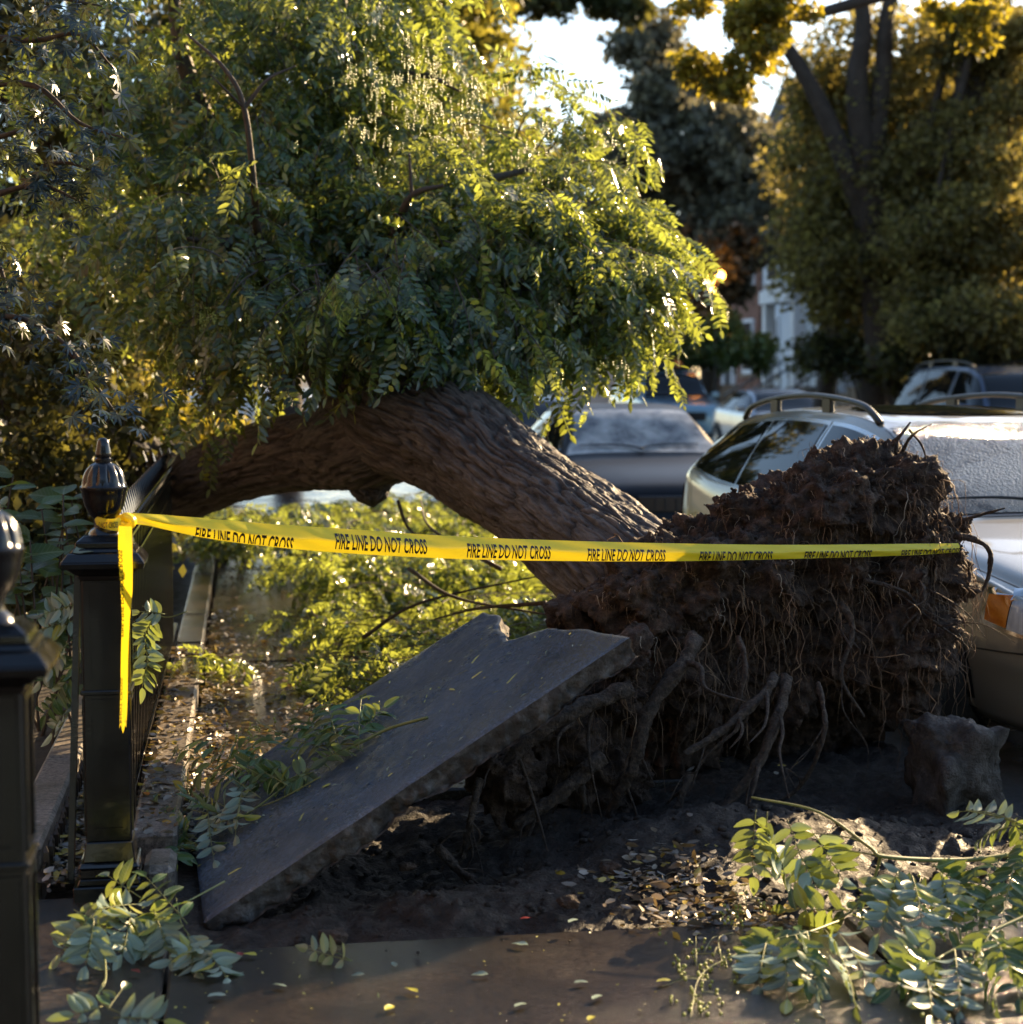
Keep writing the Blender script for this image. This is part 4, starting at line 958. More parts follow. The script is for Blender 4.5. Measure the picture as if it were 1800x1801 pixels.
def car(name, spec, loc, rz, paint, label, group=None, wet=False, detail=True, roofbox=False):
    c = CarShape(CARS[spec]); sp_ = CARS[spec]; L = sp_['L']
    t = empty(name, loc, rz); tag(t, label, 'car', group)
    xs = np.unique(np.concatenate([np.linspace(0,.2,9), np.linspace(.2,L-.5,64), np.linspace(L-.5,L,22)]))
    rows = []
    for x in xs:
        P,_ = c.section(x); left = [(x,y,z) for y,z in P]; right = [(x,-y,z) for y,z in P[::-1][1:]]
        rows.append(left+right)
    rows = np.array(rows); n, m, _ = rows.shape
    i = np.arange(n-1)[:,None]*m; k = np.arange(m-1)[None,:]
    F = np.stack([i+k, i+k+1, i+m+k+1, i+m+k],-1).reshape(-1,4).tolist()
    F.append(list(range(m))[::-1]); F.append([(n-1)*m+j for j in range(m)])
    ob('body', rows.reshape(-1,3), F, paint, t)
    def side_patch(nm, x0, x1, zl, zh, off, mat, par, sg, nx=16, nz=6):
        v = []; xx = np.linspace(x0,x1,nx)
        for x in xx:
            a, b = zl(x), zh(x); b = max(b, a+.002)
            for q in np.linspace(a,b,nz):
                v.append((x, sg*(c.yside(x,q)+off), q))
        f = [(a*nz+b,(a+1)*nz+b,(a+1)*nz+b+1,a*nz+b+1) for a in range(nx-1) for b in range(nz-1)]
        if sg > 0: f = [x[::-1] for x in f]
        return ob(nm, v, f, mat, par)
    def top_patch(nm, x0, x1, yf, off, mat, par, nx=14, ny=17, xb=0.0):
        v = []
        for q in np.linspace(0,1,nx):
            for y in np.linspace(-1,1,ny):
                x = x0+(x1-x0)*q + xb*(1-y*y)*(1 if x1>x0 else -1)*0
                yy = y*yf(x); v.append((x, yy, c.ztop(x,yy)+off))
        f = [(a*ny+b,(a+1)*ny+b,(a+1)*ny+b+1,a*ny+b+1) for a in range(nx-1) for b in range(ny-1)]
        return ob(nm, v, f, mat, par)
    e7 = lambda x: c.section(x)[0][42]
    for sg in (-1,1):
        for (x0,x1) in sp_['win']:
            lo = lambda x: c.f('belt',x)+.035; hi = lambda x: e7(x)[1]-.03
            fr = side_patch('window_frame', x0-.03, x1+.03, lambda x: lo(x)-.02, lambda x: hi(x)+.018, .004, MAT['chrome'] if spec == 'wagon' else MAT['trim'], t, sg)
            side_patch('window', x0, x1, lo, hi, .009, MAT['glass'], fr, sg)
    wsf = lambda x: e7(x)[0]*.93
    a0, a1 = sp_['ws']
    top_patch('windshield_frame', a0-.03, a1+.03, lambda x: e7(x)[0]*.97, .004, MAT['trim'], t)
    top_patch('windshield', a0, a1, wsf, .010, (MAT['wet_glass'] if spec == 'wagon' else MAT['sky_glare_glass']) if wet else MAT['glass'], t, 20, 21)
    b0, b1 = sp_['rear']; top_patch('rear_window', b0, b1, wsf, .008, MAT['glass'], t)
    if sp_['roofglass']:
        r0, r1 = sp_['roofglass']; top_patch('sunroof', r0, r1, lambda x: e7(x)[0]*.78*math.sqrt(max(.02,1-((x-(r0+r1)/2)/((r1-r0)/2))**4)), .007, MAT['glass'], t, 24)
    if sp_['rail']:
        for sg in (-1,1):
            x0, x1 = sp_['ws'][1]+.12, L-.55
            pts = []
            for q,h in ((0,.0),(.05,.035),(.12,.06),(.3,.075),(.5,.078),(.75,.072),(.92,.055),(.97,.03),(1,.0)):
                x = x0+(x1-x0)*q; e = e7(x); pts.append((x, sg*(e[0]-.035), e[1]+.035+h))
            rl = tube_obj('roof_rail', pts, [.020,.019,.017,.017,.017,.017,.018,.019,.020], MAT['trim'], t, 10, 50)
            for q in (.33,.72):
                x = x0+(x1-x0)*q; e = e7(x); b = MB(); b.box(x-.06,x+.06, sg*(e[0]-.035)-.014, sg*(e[0]-.035)+.014, e[1]+.0, e[1]+.105); b.build('rail_foot', MAT['trim'], rl, bevel=.006)
    hl = .66 if spec != 'suv' else .82
    for sg in (-1,1):
        h = side_patch('headlight', .015, .50, lambda x: hl-.075+.16*max(0,x-.1)**1.3, lambda x: hl+.075+.20*x-.24*max(0,x-.28), .004, MAT['chrome'], t, sg, 20, 8)
        side_patch('lens', .025, .33, lambda x: hl-.058+.16*max(0,x-.1)**1.3, lambda x: hl+.058+.19*x-.24*max(0,x-.28), .010, MAT['lens_clear'], h, sg, 16, 6)
        side_patch('indicator', .335, .465, lambda x: hl-.055+.17*max(0,x-.1)**1.3, lambda x: hl+.056+.19*x-.26*max(0,x-.28), .010, MAT['lens_amber'], h, sg, 8, 6)
        side_patch('tail_light', L-.22, L-.02, lambda x: .72 if spec!='suv' else .85, lambda x: .96 if spec!='suv' else 1.15, .006, MAT['lens_red'], t, sg, 10, 6)
        b = MB()
        xm = sp_['ws'][0]+.30; zm = c.f('belt',xm)+.10; ym = c.yside(xm, zm-.06)
        b.box(xm-.06,xm+.04, sg*ym-.02 if sg<0 else ym-.05, sg*(ym+.02) if sg>0 else -ym+.05, zm-.085, zm-.055)
        b.box(xm-.07,xm+.05, min(sg*(ym+.03),sg*(ym+.22)), max(sg*(ym+.03),sg*(ym+.22)), zm-.06, zm+.07)
        b.build('mirror', paint, t, bevel=.02)
        for xw in sp_['wheels']:
            rw = .33 if spec != 'suv' else .38
            yw = c.yside(xw, .55)
            pts = []; b = MB(); nn = 28
            v = [(xw, sg*(yw+.004), rw)] ; 
            for k in range(nn): a = 2*PI*k/nn; v.append((xw+(rw+.055)*math.cos(a), sg*(c.yside(min(max(xw+(rw+.055)*math.cos(a),0),L), max(.2,rw+(rw+.055)*math.sin(a)))+.005), max(.15, rw+(rw+.055)*math.sin(a))))
            ob('wheel_arch', v, [(0,1+k,1+(k+1)%nn) if sg<0 else (0,1+(k+1)%nn,1+k) for k in range(nn)], MAT['trim'], t, smooth=False)
            prof = [(rw*.60,-.11),(rw*.93,-.115),(rw,-.09),(rw,.09),(rw*.93,.115),(rw*.66,.115),(rw*.62,.09)]
            b = MB(); b.lathe(prof, 36); me = b.mesh('wheel', smooth=True)
            wo = obj('wheel', me, MAT['tyre'], t); wo.location = (xw, sg*(yw-.075), rw); wo.rotation_euler = (-sg*PI/2,0,0)
            b = MB(); b.lathe([(rw*.63,.06),(rw*.63,.10),(rw*.56,.085),(rw*.50,.05),(.08,.075),(.06,.10),(.001,.105)], 30)
            for k in range(5):
                a = 2*PI*k/5; b.bar((.05*math.cos(a),.05*math.sin(a),.085),(rw*.58*math.cos(a),rw*.58*math.sin(a),.085),.06,.03)
            b.build('rim', MAT['chrome'], wo, smooth=True)
    for sg in (-1,1):
        side_patch('bumper_seam', .03, .56, lambda x: .545-.05*x, lambda x: .552-.05*x, .005, MAT['trim'], t, sg, 14, 2)
        for xd in sp_['win'][:-1]:
            side_patch('door_seam', xd[1]+.035, xd[1]+.043, lambda x: .30, lambda x: c.f('belt',x)+.01, .005, MAT['trim'], t, sg, 2, 12)
    # grille, bumper slot, plate
    b = MB(); b.box(-.012,.03,-.36,.36,.52 if spec!='suv' else .62,.66 if spec!='suv' else .82); g = b.build('grille', MAT['trim'], t, bevel=.01)
    for k in range(8):
        b = MB(); b.box(-.018,-.005,-.33+k*.09,-.315+k*.09,.54 if spec!='suv' else .64,.64 if spec!='suv' else .80); b.build('grille_bar', MAT['chrome'] if spec == 'wagon' else MAT['tyre'], g)
    b = MB(); b.box(-.02,.10,-.55,.55,.24,.34); b.build('bumper_slot', MAT['trim'], t, bevel=.01)
    # bonnet shut line
    for sg in (-1,1):
        v = []
        for x in np.linspace(.12, sp_['ws'][0]-.06, 24):
            P,e = c.section(x); q = P[e-1]; q2 = P[e]
            v.append((x, sg*(q[0]+.002), q[1]+.002)); v.append((x, sg*(q2[0]*.995+.002), q2[1]-.0+.003-.004))
        ob('shut_line', v, [(2*k,2*k+2,2*k+3,2*k+1) for k in range(23)], MAT['trim'], t)
    if wet:
        for sg,yy in ((1,.02),(-1,.05)):
            xa = a0+.05; P_ = [(xa+dx, yy+sg*.30*q, c.ztop(xa+dx, yy+sg*.30*q)+.03) for q,dx in ((0,-.03),(.35,.02),(1.0,.05),(1.9,.06))]
            tube_obj('wiper', P_, [.010,.009,.008,.005], MAT['trim'], t, 6, 24)
    if roofbox:
        pts = [(2.1,0,0),(2.3,0,0)]
        b = MB(); prof = []
        v = []; ny = 12
        for x,h,w_ in ((1.9,.02,.30),(2.1,.20,.40),(2.6,.32,.44),(3.4,.34,.45),(3.9,.26,.42),(4.05,.04,.34)):
            for k in range(ny+1):
                a = PI*k/ny; v.append((x, w_*math.cos(a), 1.84+h*math.sin(a)**.6))
        f = [(i*(ny+1)+k,i*(ny+1)+k+1,(i+1)*(ny+1)+k+1,(i+1)*(ny+1)+k) for i in range(5) for k in range(ny)]
        ob('roof_box', v, f, MAT['trim'], t)
    return t
RZ = PI/2+ST
car('station_wagon','wagon', S(1.10,4.33,-.13), RZ+R(3.2), MAT['paint_champagne'], 'champagne station wagon with rain covered windshield parked behind the root plate', wet=True)
car('parked_car','sedan', S(8.7,4.0,-.13), RZ, MAT['paint_black'], 'black hatchback with pale windshield parked behind the station wagon', 'cars parked along the street', wet=True)
car('parked_car','sedan', S(14.9,4.2,-.13), RZ, MAT['paint_blue'], 'pale blue car behind the black hatchback beside the fallen trunk', 'cars parked along the street')
car('parked_car','suv', S(33.0,10.6,-.13), RZ, MAT['paint_blue'], 'light blue car with black roof box across the street', 'cars parked along the street', roofbox=True)
car('parked_car','sedan', S(26.4,11.2,-.13), RZ, MAT['paint_silver'], 'small silver car parked below the brownstone stairs', 'cars parked along the street')
car('parked_car','suv', S(15.4,11.2,-.13), RZ, MAT['paint_navy'], 'dark blue tall car at the right edge behind the wagon roof', 'cars parked along the street')
car('parked_car','suv', S(48.0,2.6,-.05), RZ+PI/2, MAT['paint_white'], 'white car in the bright cross street beyond the leaning limb', 'cars parked along the street')
# ------------------------------------------------------------------ background trees and houses
QL = np.array([(0,0,0),(.5,-.32,.05),(1,0,-.05),(.5,.32,.05)]); QF = np.array([(0,1,2,3)])
def leaf_cloud(b, centres, radii, n, size, r, squash=1.0, down=.3):
    m = len(centres); pick = r.integers(0,m,n)
    q = r.normal(0,1,(n,3)); q /= np.linalg.norm(q,axis=1)[:,None]; q *= (r.random(n)**.5)[:,None]
    P = np.asarray(centres)[pick] + q*np.asarray(radii)[pick][:,None]*np.array([1,1,squash])
    d = r.normal(0,1,(n,3)) + np.array([0,0,-down]); nn = r.normal(0,1,(n,3))+np.array([0,0,.6])
    place(b, QL, QF, axes(d,nn), P, size*r.uniform(.6,1.4,n))
def bgtree(name, label, base, trunk_pts, trunk_r, lobes, n, size, leafm, seed, clump=.55, per=1.0, group=None, cat='tree', nclump=90, squash=.7, limbs=7, barkm=None, rim=.0):
    r = np.random.default_rng(seed); t = empty(name, base); t.location = (0,0,0); tag(t, label, cat, group)
    barkm = barkm or MAT['bark_far']
    tube_obj('trunk', trunk_pts, trunk_r, barkm, t, 12, 30, lambda s,a,rr: rr*.12*fbm(np.stack([np.cos(a).ravel()*2,np.sin(a).ravel()*2,s.ravel()*2],1),3,seed).reshape(s.shape))
    cs = []; rs = []
    for (c,rad,wt) in lobes:
        k = int(nclump*wt)
        q = r.normal(0,1,(k,3)); q /= np.linalg.norm(q,axis=1)[:,None]; q *= (rim+(1-rim)*r.random(k)**.4)[:,None]
        cs.append(np.array(c)+q*np.array(rad)); rs.append(clump*r.uniform(.6,1.3,k))
    cs = np.vstack(cs); rs = np.concatenate(rs)
    b = Big(); leaf_cloud(b, cs, rs, n, size, r, squash)
    o = b.build('crown', leafm, t, smooth=False); tag(o, kind='stuff')
    tp_ = np.array([list(p) for p in trunk_pts])
    for k in range(limbs):
        j = r.integers(0,len(cs)); st = tp_[-1]*.6+tp_[-2]*.4 if k%2 else tp_[-1]
        mid = (st+cs[j])/2 + np.array([0,0,.12*np.linalg.norm(cs[j]-st)]) + r.normal(0,.2,3)
        tube_obj('limb', [st, mid, cs[j]], [trunk_r[-1]*.7, trunk_r[-1]*.4, trunk_r[-1]*.12], barkm, t, 7, 14)
    return t
V3 = lambda *a: Vector(a)
# dark narrow tree across the street (centre)
b0 = S(41,13.2); c = lambda px,py,Y: tuple(Wp(px,py,Y))
bgtree('street_tree','tall dark narrow crowned tree standing across the street in the centre', b0, [b0,b0+V3(.1,.2,3),b0+V3(0,.1,7)], [.28,.22,.12],
  [(c(1225,465,45.5),(2.6,1.6,2.0),.35),(c(1220,330,45),(2.4,2.2,2.2),.3),(c(1190,230,45),(1.7,2,1.6),.25),(c(1150,120,45),(1.0,1.2,1.2),.12),(c(1095,260,45),(1.0,1.2,1.2),.12),(c(1320,390,44),(1.4,1.4,1.3),.2),(c(1090,400,46),(1.5,1.5,2.0),.15)], 42000, .26, MAT['leaf_conifer'], 31, .7, nclump=110, group='trees across the street')
# broad olive trees on the right
b1 = Vector((6.7,31.0,0))
bgtree('street_tree','broad olive brown tree with a forked trunk at the upper right', b1, [b1,Wp(1545,480,31),Wp(1535,330,31),Wp(1525,215,31)], [.42,.36,.32,.26],
  [(c(1570,150,30),(1.8,2,1.2),.2),(c(1480,300,30.5),(1.2,1.5,1.4),.2),(c(1640,330,29.5),(2.0,2,1.7),.3),(c(1590,480,29.5),(1.8,1.8,1.1),.25),(c(1470,430,30),(1.0,1.2,.9),.12),(c(1440,150,30),(.35,.8,.5),.03)], 56000, .12, MAT['leaf_olive_glow'], 32, .68, nclump=210, group='trees across the street', limbs=3)
for pts, rad in (([Wp(1560,640,29),Wp(1545,480,28.8),Wp(1530,300,28.6)],[.34,.30,.25]),([Wp(1525,300,28.6),Wp(1508,150,28.4),Wp(1520,40,28.4),Wp(1500,-60,28.4)],[.24,.18,.14,.1]),([Wp(1530,300,28.6),Wp(1552,140,28.4),Wp(1562,20,28.4),Wp(1590,-60,28.4)],[.2,.15,.12,.1]),([Wp(1535,420,28.8),Wp(1470,240,28.6),Wp(1390,90,28.6),Wp(1310,10,28.6)],[.22,.17,.12,.06])):
    o = tube_obj('limb', pts, rad, MAT['bark_far'], bpy.data.objects['street_tree.001'], 10, 24)
b2 = Vector((8.2,28.5,0))
bgtree('street_tree','dark brown tree filling the right edge above the parked cars', b2, [b2,Wp(1722,450,28.5),Wp(1705,250,28.5),Wp(1725,60,28.5),Wp(1745,-80,28.5)], [.40,.33,.30,.27,.2],
  [(c(1760,150,28),(1.3,1.2,1.5),.2),(c(1690,300,28),(1.2,1.2,1.1),.2),(c(1770,400,27.5),(1.4,1.2,1.1),.22),(c(1640,480,28),(1.2,1.2,.9),.16),(c(1740,560,27.0),(1.5,1,.6),.14),(c(1700,60,28),(1.1,1,.8),.1)], 46000, .11, MAT['leaf_olive_glow'], 33, .56, nclump=170, group='trees across the street')
bgtree('street_tree','low drooping olive tree in front of the white porch', Vector((5.6,33,0)), [Vector((5.9,33,0)),Wp(1470,560,33),Wp(1450,450,33)], [.2,.16,.1],
  [(c(1500,400,33),(.7,1,.9),.3),(c(1560,530,32.5),(.7,1,.9),.3),(c(1590,590,32),(1.2,1,.6),.3)], 22000, .15, MAT['leaf_dark'], 34, .5, nclump=60, group='trees across the street', limbs=4)
# golden back-lit sprays overhead
b4 = Vector((7.4,17.6,0))
t4 = bgtree('street_tree','tree at the right whose golden sunlit sprays hang at the top', b4, [b4,b4+V3(-.1,0,2.6),b4+V3(-.6,-.1,4.6),b4+V3(-2.2,-.6,5.7)], [.24,.2,.15,.09],
  [(c(1330,60,16),(.36,.4,.34),.20),(c(1300,140,16),(.26,.3,.22),.14),(c(1230,120,16.2),(.20,.3,.22),.10),(c(1370,20,16),(.3,.3,.2),.10),(c(1730,40,17),(.25,.3,.25),.08),(c(1240,20,16.5),(.3,.3,.12),.06),(c(1650,20,17),(.3,.3,.15),.06)], 5200, .085, MAT['leaf_gold'], 35, .16, nclump=80, group='trees across the street', limbs=0)
for pts, rad in (([b4+V3(-2.2,-.6,5.7),Wp(1450,20,16.6),Wp(1380,30,16.2),Wp(1320,80,16),Wp(1300,170,16)],[.09,.05,.035,.02,.008]),([Wp(1450,20,16.6),Wp(1330,5,16.3),Wp(1200,-10,16.3)],[.04,.03,.012])):
    tube_obj('limb', pts, rad, MAT['bark_far'], t4, 8, 24)
# trees on the near side, behind the fallen crown
bgtree('garden_tree','dark leafy tree behind the fallen crown at the upper left', Vector((-4.0,14,0)), [Vector((-4.0,14,0)),Vector((-3.9,14,2)),Vector((-3.7,14,3.6))], [.2,.17,.12],
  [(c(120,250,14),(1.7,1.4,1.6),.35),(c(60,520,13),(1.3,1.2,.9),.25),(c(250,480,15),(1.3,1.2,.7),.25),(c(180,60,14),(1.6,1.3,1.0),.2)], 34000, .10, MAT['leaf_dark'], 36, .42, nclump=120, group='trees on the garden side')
bgtree('garden_tree','olive tree farther back between the fallen crown and the street', Vector((-4.3,25,0)), [Vector((-4.3,25,0)),Vector((-4.2,25,3)),Vector((-4.0,25,5.5))], [.26,.22,.15],
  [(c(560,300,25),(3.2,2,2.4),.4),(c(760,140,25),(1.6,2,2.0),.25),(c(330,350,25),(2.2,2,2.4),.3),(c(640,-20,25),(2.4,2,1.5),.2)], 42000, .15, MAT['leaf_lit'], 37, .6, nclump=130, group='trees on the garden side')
bgtree('garden_tree','tree top in shade above the pale gap of sky', Vector((1.2,38,0)), [Vector((-.8,38,0)),Vector((-.6,38,4)),Vector((.0,38,8))], [.25,.2,.13],
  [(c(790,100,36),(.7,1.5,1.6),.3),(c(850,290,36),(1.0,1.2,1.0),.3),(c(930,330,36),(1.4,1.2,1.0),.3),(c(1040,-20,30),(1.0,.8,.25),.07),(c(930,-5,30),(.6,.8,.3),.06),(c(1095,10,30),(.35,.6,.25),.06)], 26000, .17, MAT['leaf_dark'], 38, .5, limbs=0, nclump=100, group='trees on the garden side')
# street tree trunk with pale bark beside the bright street
pt = Gp(512,782); pt = Vector((-3.15,24.0,0))
bgtree('garden_tree','straight trunk standing in the bright gap under the fallen limb', pt, [pt,pt+V3(0,0,1.6),pt+V3(.05,0,3.2)], [.21,.19,.17],
  [(c(500,480,24),(1.0,1.0,.5),1.0)], 5000, .13, MAT['leaf_dark'], 39, .45, nclump=30, group='trees on the garden side', limbs=3)
# bush and low hedge by the far pavement
def bush(name, label, lobes, n, size, m, seed, clump=.3, group=None, nclump=70):
    r = np.random.default_rng(seed); t = empty(name); tag(t, label, 'bush', group)
    cs=[]; rs=[]
    for (cc,rad,wt) in lobes:
        k=int(nclump*wt); q=r.normal(0,1,(k,3)); q/=np.linalg.norm(q,axis=1)[:,None]; q*=(r.random(k)**.4)[:,None]
        p=np.array(cc)+q*np.array(rad); p[:,2]=np.maximum(p[:,2],.05); cs.append(p); rs.append(clump*r.uniform(.6,1.3,k))
    cs=np.vstack(cs); rs=np.concatenate(rs); b=Big(); leaf_cloud(b,cs,rs,n,size,r)
    o=b.build('foliage',m,t,smooth=False); tag(o,kind='stuff')
    for k in range(6):
        j=r.integers(0,len(cs)); p=Vector(cs[j]); g=Vector((lobes[0][0][0]+r.normal(0,.2),lobes[0][0][1],0)); tube_obj('stem',[g,(g+p)/2+V3(0,0,.1),p],[.03,.02,.008],MAT['bark_far'],t,6,10)
    return t
bush('bush','green bush below the dark tree beside the porch stairs',[(c(1240,605,44),(2.0,1.2,.75),.6),(c(1170,620,44),(1.0,1,.7),.2)],16000,.16,MAT['leaf_big'],51,.4)
bush('bush','dark hedge behind the cars at the right',[(c(1560,625,30),(1.6,.8,.55),.5),(c(1700,610,27.2),(1.4,.5,.6),.5),(c(1790,620,27.0),(.9,.5,.6),.3)],18000,.12,MAT['leaf_dark'],52,.35)
bush('bush','yellow lit shrub beyond the fence under the leaning limb',[(c(400,790,14),(.30,.5,.22),.4),(c(290,760,14.5),(.30,.5,.22),.4),(c(230,670,12.5),(.4,.6,.3),.4)],6000,.055,MAT['leaf_gold'],53,.16)
bush('bush','dim undergrowth in the garden behind the taped post',[(c(60,700,9.5),(.9,.7,.6),.5),(c(-20,850,9.0),(.7,.6,.5),.3),(c(190,880,10.0),(.5,.6,.35),.3),(c(30,1000,8.5),(.5,.5,.3),.3)],15000,.06,MAT['leaf_dark'],54,.2,nclump=90)
bush('bush','golden brown shrub left of the leaning limb',[(c(60,620,10.5),(.6,.5,.5),.5),(c(170,620,11),(.4,.5,.3),.3)],6000,.06,MAT['leaf_olive_glow'],55,.2)
# ------------------------------------------------------------------ houses across the street
HM = Matrix.Translation(S(0,0,0)) @ Matrix(((U.x,V.x,0,0),(U.y,V.y,0,0),(0,0,1,0),(0,0,0,1)))
def hbox(name, mat, par, u0,u1,v0,v1,z0,z1, bevel=0):
    b = MB(); b.box(u0,u1,v0,v1,z0,z1,HM); return b.build(name, mat, par, bevel=bevel)
def house(label, u0, u1, v0, wallm, H, rows, cols, porch=False, gable=False, depth=9, doorc=0, stairs=True):
    t = empty('house'); tag(t, label, 'house', 'houses across the street')
    hbox('wall', wallm, t, u0,u1,v0,v0+depth,0,H)
    hbox('cornice', MAT['white_paint'] if wallm is not MAT['brick'] else MAT['brownstone'], t, u0-.1,u1+.1,v0-.35,v0+.0-.003,H-.35,H+.05)
    du = (u1-u0)/cols
    for r_ in range(rows):
        for c_ in range(cols):
            if r_ == 0 and c_ == doorc: continue
            uc = u0+du*(c_+.5); z0 = 1.7+r_*3.0
            w = hbox('window', MAT['white_paint'], t, uc-.62,uc+.62,v0-.09,v0-.004,z0-.1,z0+1.85)
            hbox('pane', MAT['glass'], w, uc-.50,uc+.50,v0-.11,v0-.095,z0+.95,z0+1.72)
            hbox('pane', MAT['glass'], w, uc-.50,uc+.50,v0-.105,v0-.094,z0+.05,z0+.88)
            hbox('sill', MAT['brownstone'], w, uc-.7,uc+.7,v0-.18,v0-.005,z0-.22,z0-.102)
    ud = u0+du*(doorc+.5)
    d = hbox('door', MAT['roof'], t, ud-.5,ud+.5,v0-.08,v0-.004,1.2,3.4); hbox('door_frame', MAT['white_paint'], d, ud-.72,ud-.51,v0-.14,v0-.005,1.2,3.6); hbox('door_frame', MAT['white_paint'], d, ud+.51,ud+.72,v0-.14,v0-.005,1.2,3.6)
    st = hbox('stoop', MAT['brownstone'], t, ud-.9,ud+.9,v0-.9,v0-.005,0,1.2)
    for k in range(7):
        hbox('step', MAT['brownstone'], st, ud-.9,ud+.9,v0-.9-.3*(k+1)+.002,v0-.9-.3*k-.002,0,1.2-.165*(k+1))
    for s_ in (-1,1):
        b = MB(); p0 = HM @ Vector((ud+s_*.95,v0-.9,2.1)); p1 = HM @ Vector((ud+s_*.95,v0-3.0,.9)); b.bar(p0,p1,.06); b.build('handrail', MAT['trim'], st)
        for k in range(8):
            f = k/7; b = MB(); q = p0.lerp(p1,f); b.bar(q,(q.x,q.y,q.z-.95),.03); b.build('baluster', MAT['trim'], st)
    if porch:
        pr = hbox('porch', MAT['white_paint'], t, ud-1.6,ud+1.6,v0-1.7,v0-.36,3.75,4.15)
        for s_ in (-1,1): hbox('column', MAT['white_paint'], pr, ud+s_*1.4-.16,ud+s_*1.4+.16,v0-1.6,v0-1.28,1.2,3.748)
        for s_ in (-1,1): hbox('plinth', MAT['brownstone'], pr, ud+s_*1.4-.25,ud+s_*1.4+.25,v0-1.7,v0-1.15,0,1.198)
    if gable:
        b = MB(); um=(u0+u1)/2
        b.add([HM@Vector(p) for p in ((u0-.4,v0-.6,H+.06),(u1+.4,v0-.6,H+.06),(um,v0-.6,H+2.6),(u0-.4,v0+depth,H+.06),(u1+.4,v0+depth,H+.06),(um,v0+depth,H+2.6))],[(0,1,2),(3,5,4),(0,2,5,3),(1,4,5,2),(0,3,4,1)])
        b.build('roof', MAT['roof'], t)
    return t
house('pale house with a white porch and brownstone stairs behind the olive trees', 44, 52, 18.2, MAT['siding'], 8.4, 3, 3, porch=True, gable=True, doorc=0)
house('red brick house beyond the white porch', 53, 60, 18.4, MAT['brick'], 9.0, 3, 3, doorc=1)
house('brown brick house hidden behind the trees on the right', 33, 42.5, 18.6, MAT['brick'], 7.0, 2, 4, doorc=3)
house('stucco house far down the street in the centre', 75, 84, 10.0, MAT['stucco'], 7.0, 2, 3, doorc=0)
# amber lantern on a post by the far pavement
lp = empty('street_lamp', Vector((5.12,43.0,0))); tag(lp, 'lit amber lantern on a dark post under the narrow tree', 'lamp')
b = MB(); b.lathe([(.08,0),(.07,.3),(.04,.4),(.035,3.72),(.06,3.8)], 10); b.build('pole', MAT['trim'], lp, smooth=True)
for k,(dx,dz,rr) in enumerate(((-.16,3.90,.10),(.10,4.02,.11),(-.12,3.66,.08))):
    b = MB(); b.lathe([(rr*.3,-rr),(rr*.8,-rr*.6),(rr,0),(rr*.8,rr*.6),(rr*.3,rr)], 12); o = b.build('globe', MAT['amber_lamp'], lp, smooth=True); o.location = (dx,-.1,dz)
b = MB(); b.bar((-.16,-.1,3.75),(.1,0,3.75),.03); b.bar((0,0,3.75),(.1,-.1,3.95),.03); b.build('bracket', MAT['trim'], lp)

# unseen house fronts added on the near side to hold back sky light
def nearhouse(label, u0, u1, wallm, H):
    t = empty('house'); tag(t, label, 'house', 'unseen houses added to block sky light')
    hbox('wall', wallm, t, u0,u1,-18,-9,0,H); hbox('cornice', MAT['brownstone'], t, u0-.1,u1+.1,-8.997,-8.6,H-.5,H+.1)
    for r_ in range(3):
        for c_ in range(3):
            uc = u0+(u1-u0)*(c_+.5)/3; z0 = 1.6+r_*3.1
            w = hbox('window', MAT['white_paint'], t, uc-.6,uc+.6,-8.996,-8.9,z0-.1,z0+1.9); hbox('pane', MAT['glass'], w, uc-.48,uc+.48,-8.899,-8.88,z0,z0+1.8)
for k,(lab,m_) in enumerate((('unseen brown house front behind the maple, added to block sky light',MAT['brownstone']),('unseen brick house front behind the gardens, added to block sky light',MAT['brick']),('unseen stucco house front far behind the gardens, added to block sky light',MAT['stucco']))):
    nearhouse(lab, -14+k*9.2, -5+k*9.2, m_, 10.5)

# unseen trees added behind the photographer to keep open sky off the near ground
for k,(x,y,h) in enumerate(((-2.6,-7.5,4.6),(2.4,-9.0,5.0),(7.5,-6.0,4.8))):
    b_ = Vector((x,y,0))
    bgtree('street_tree', ('unseen tree added behind the photographer on the garden side to block sky light','unseen tree added behind the photographer in the middle to block sky light','unseen tree added behind the photographer across the road to block sky light')[k], b_, [b_,b_+V3(0,0,1.8),b_+V3(.1,0,3.4)], [.2,.17,.13],
      [((x,y,h),(3.0,2.4,2.3),.7),((x-1,y,h-1.6),(2.2,1.8,1.3),.4),((x+1,y,h-2.2),(2.2,1.8,1.5),.4)], 15000, .20, MAT['leaf_dark'], 70+k, .8, nclump=90, group='unseen trees added to block sky light', limbs=2)
# ------------------------------------------------------------------ broken sprigs in the foreground
def leaflet_mesh(seed, curl=.25, wd=.40):
    r = np.random.default_rng(seed); nx, ny = 7, 5; v = []
    for i in range(nx):
        x = i/(nx-1); w = wd*.5*math.sin(PI*min(1,max(0,x))**.82)**.75 if 0 < x < 1 else .0
        w = max(w, .004)
        for j in range(ny):
            y = (j/(ny-1)*2-1)
            z = .20*abs(y)*w*1.6 - curl*x*x*.5 + .02*math.sin(x*9+seed)*y
            v.append((x, y*w, z))
    f = [(i*ny+j,(i+1)*ny+j,(i+1)*ny+j+1,i*ny+j+1) for i in range(nx-1) for j in range(ny-1)]
    return mesh_np('leaflet', v, f)
LFM = []
for k in range(8):
    me = leaflet_mesh(k, .1+.07*k, .40+.03*(k%3)); me.materials.append(MAT['leaf_near']); LFM.append(me)
r9 = np.random.default_rng(9)
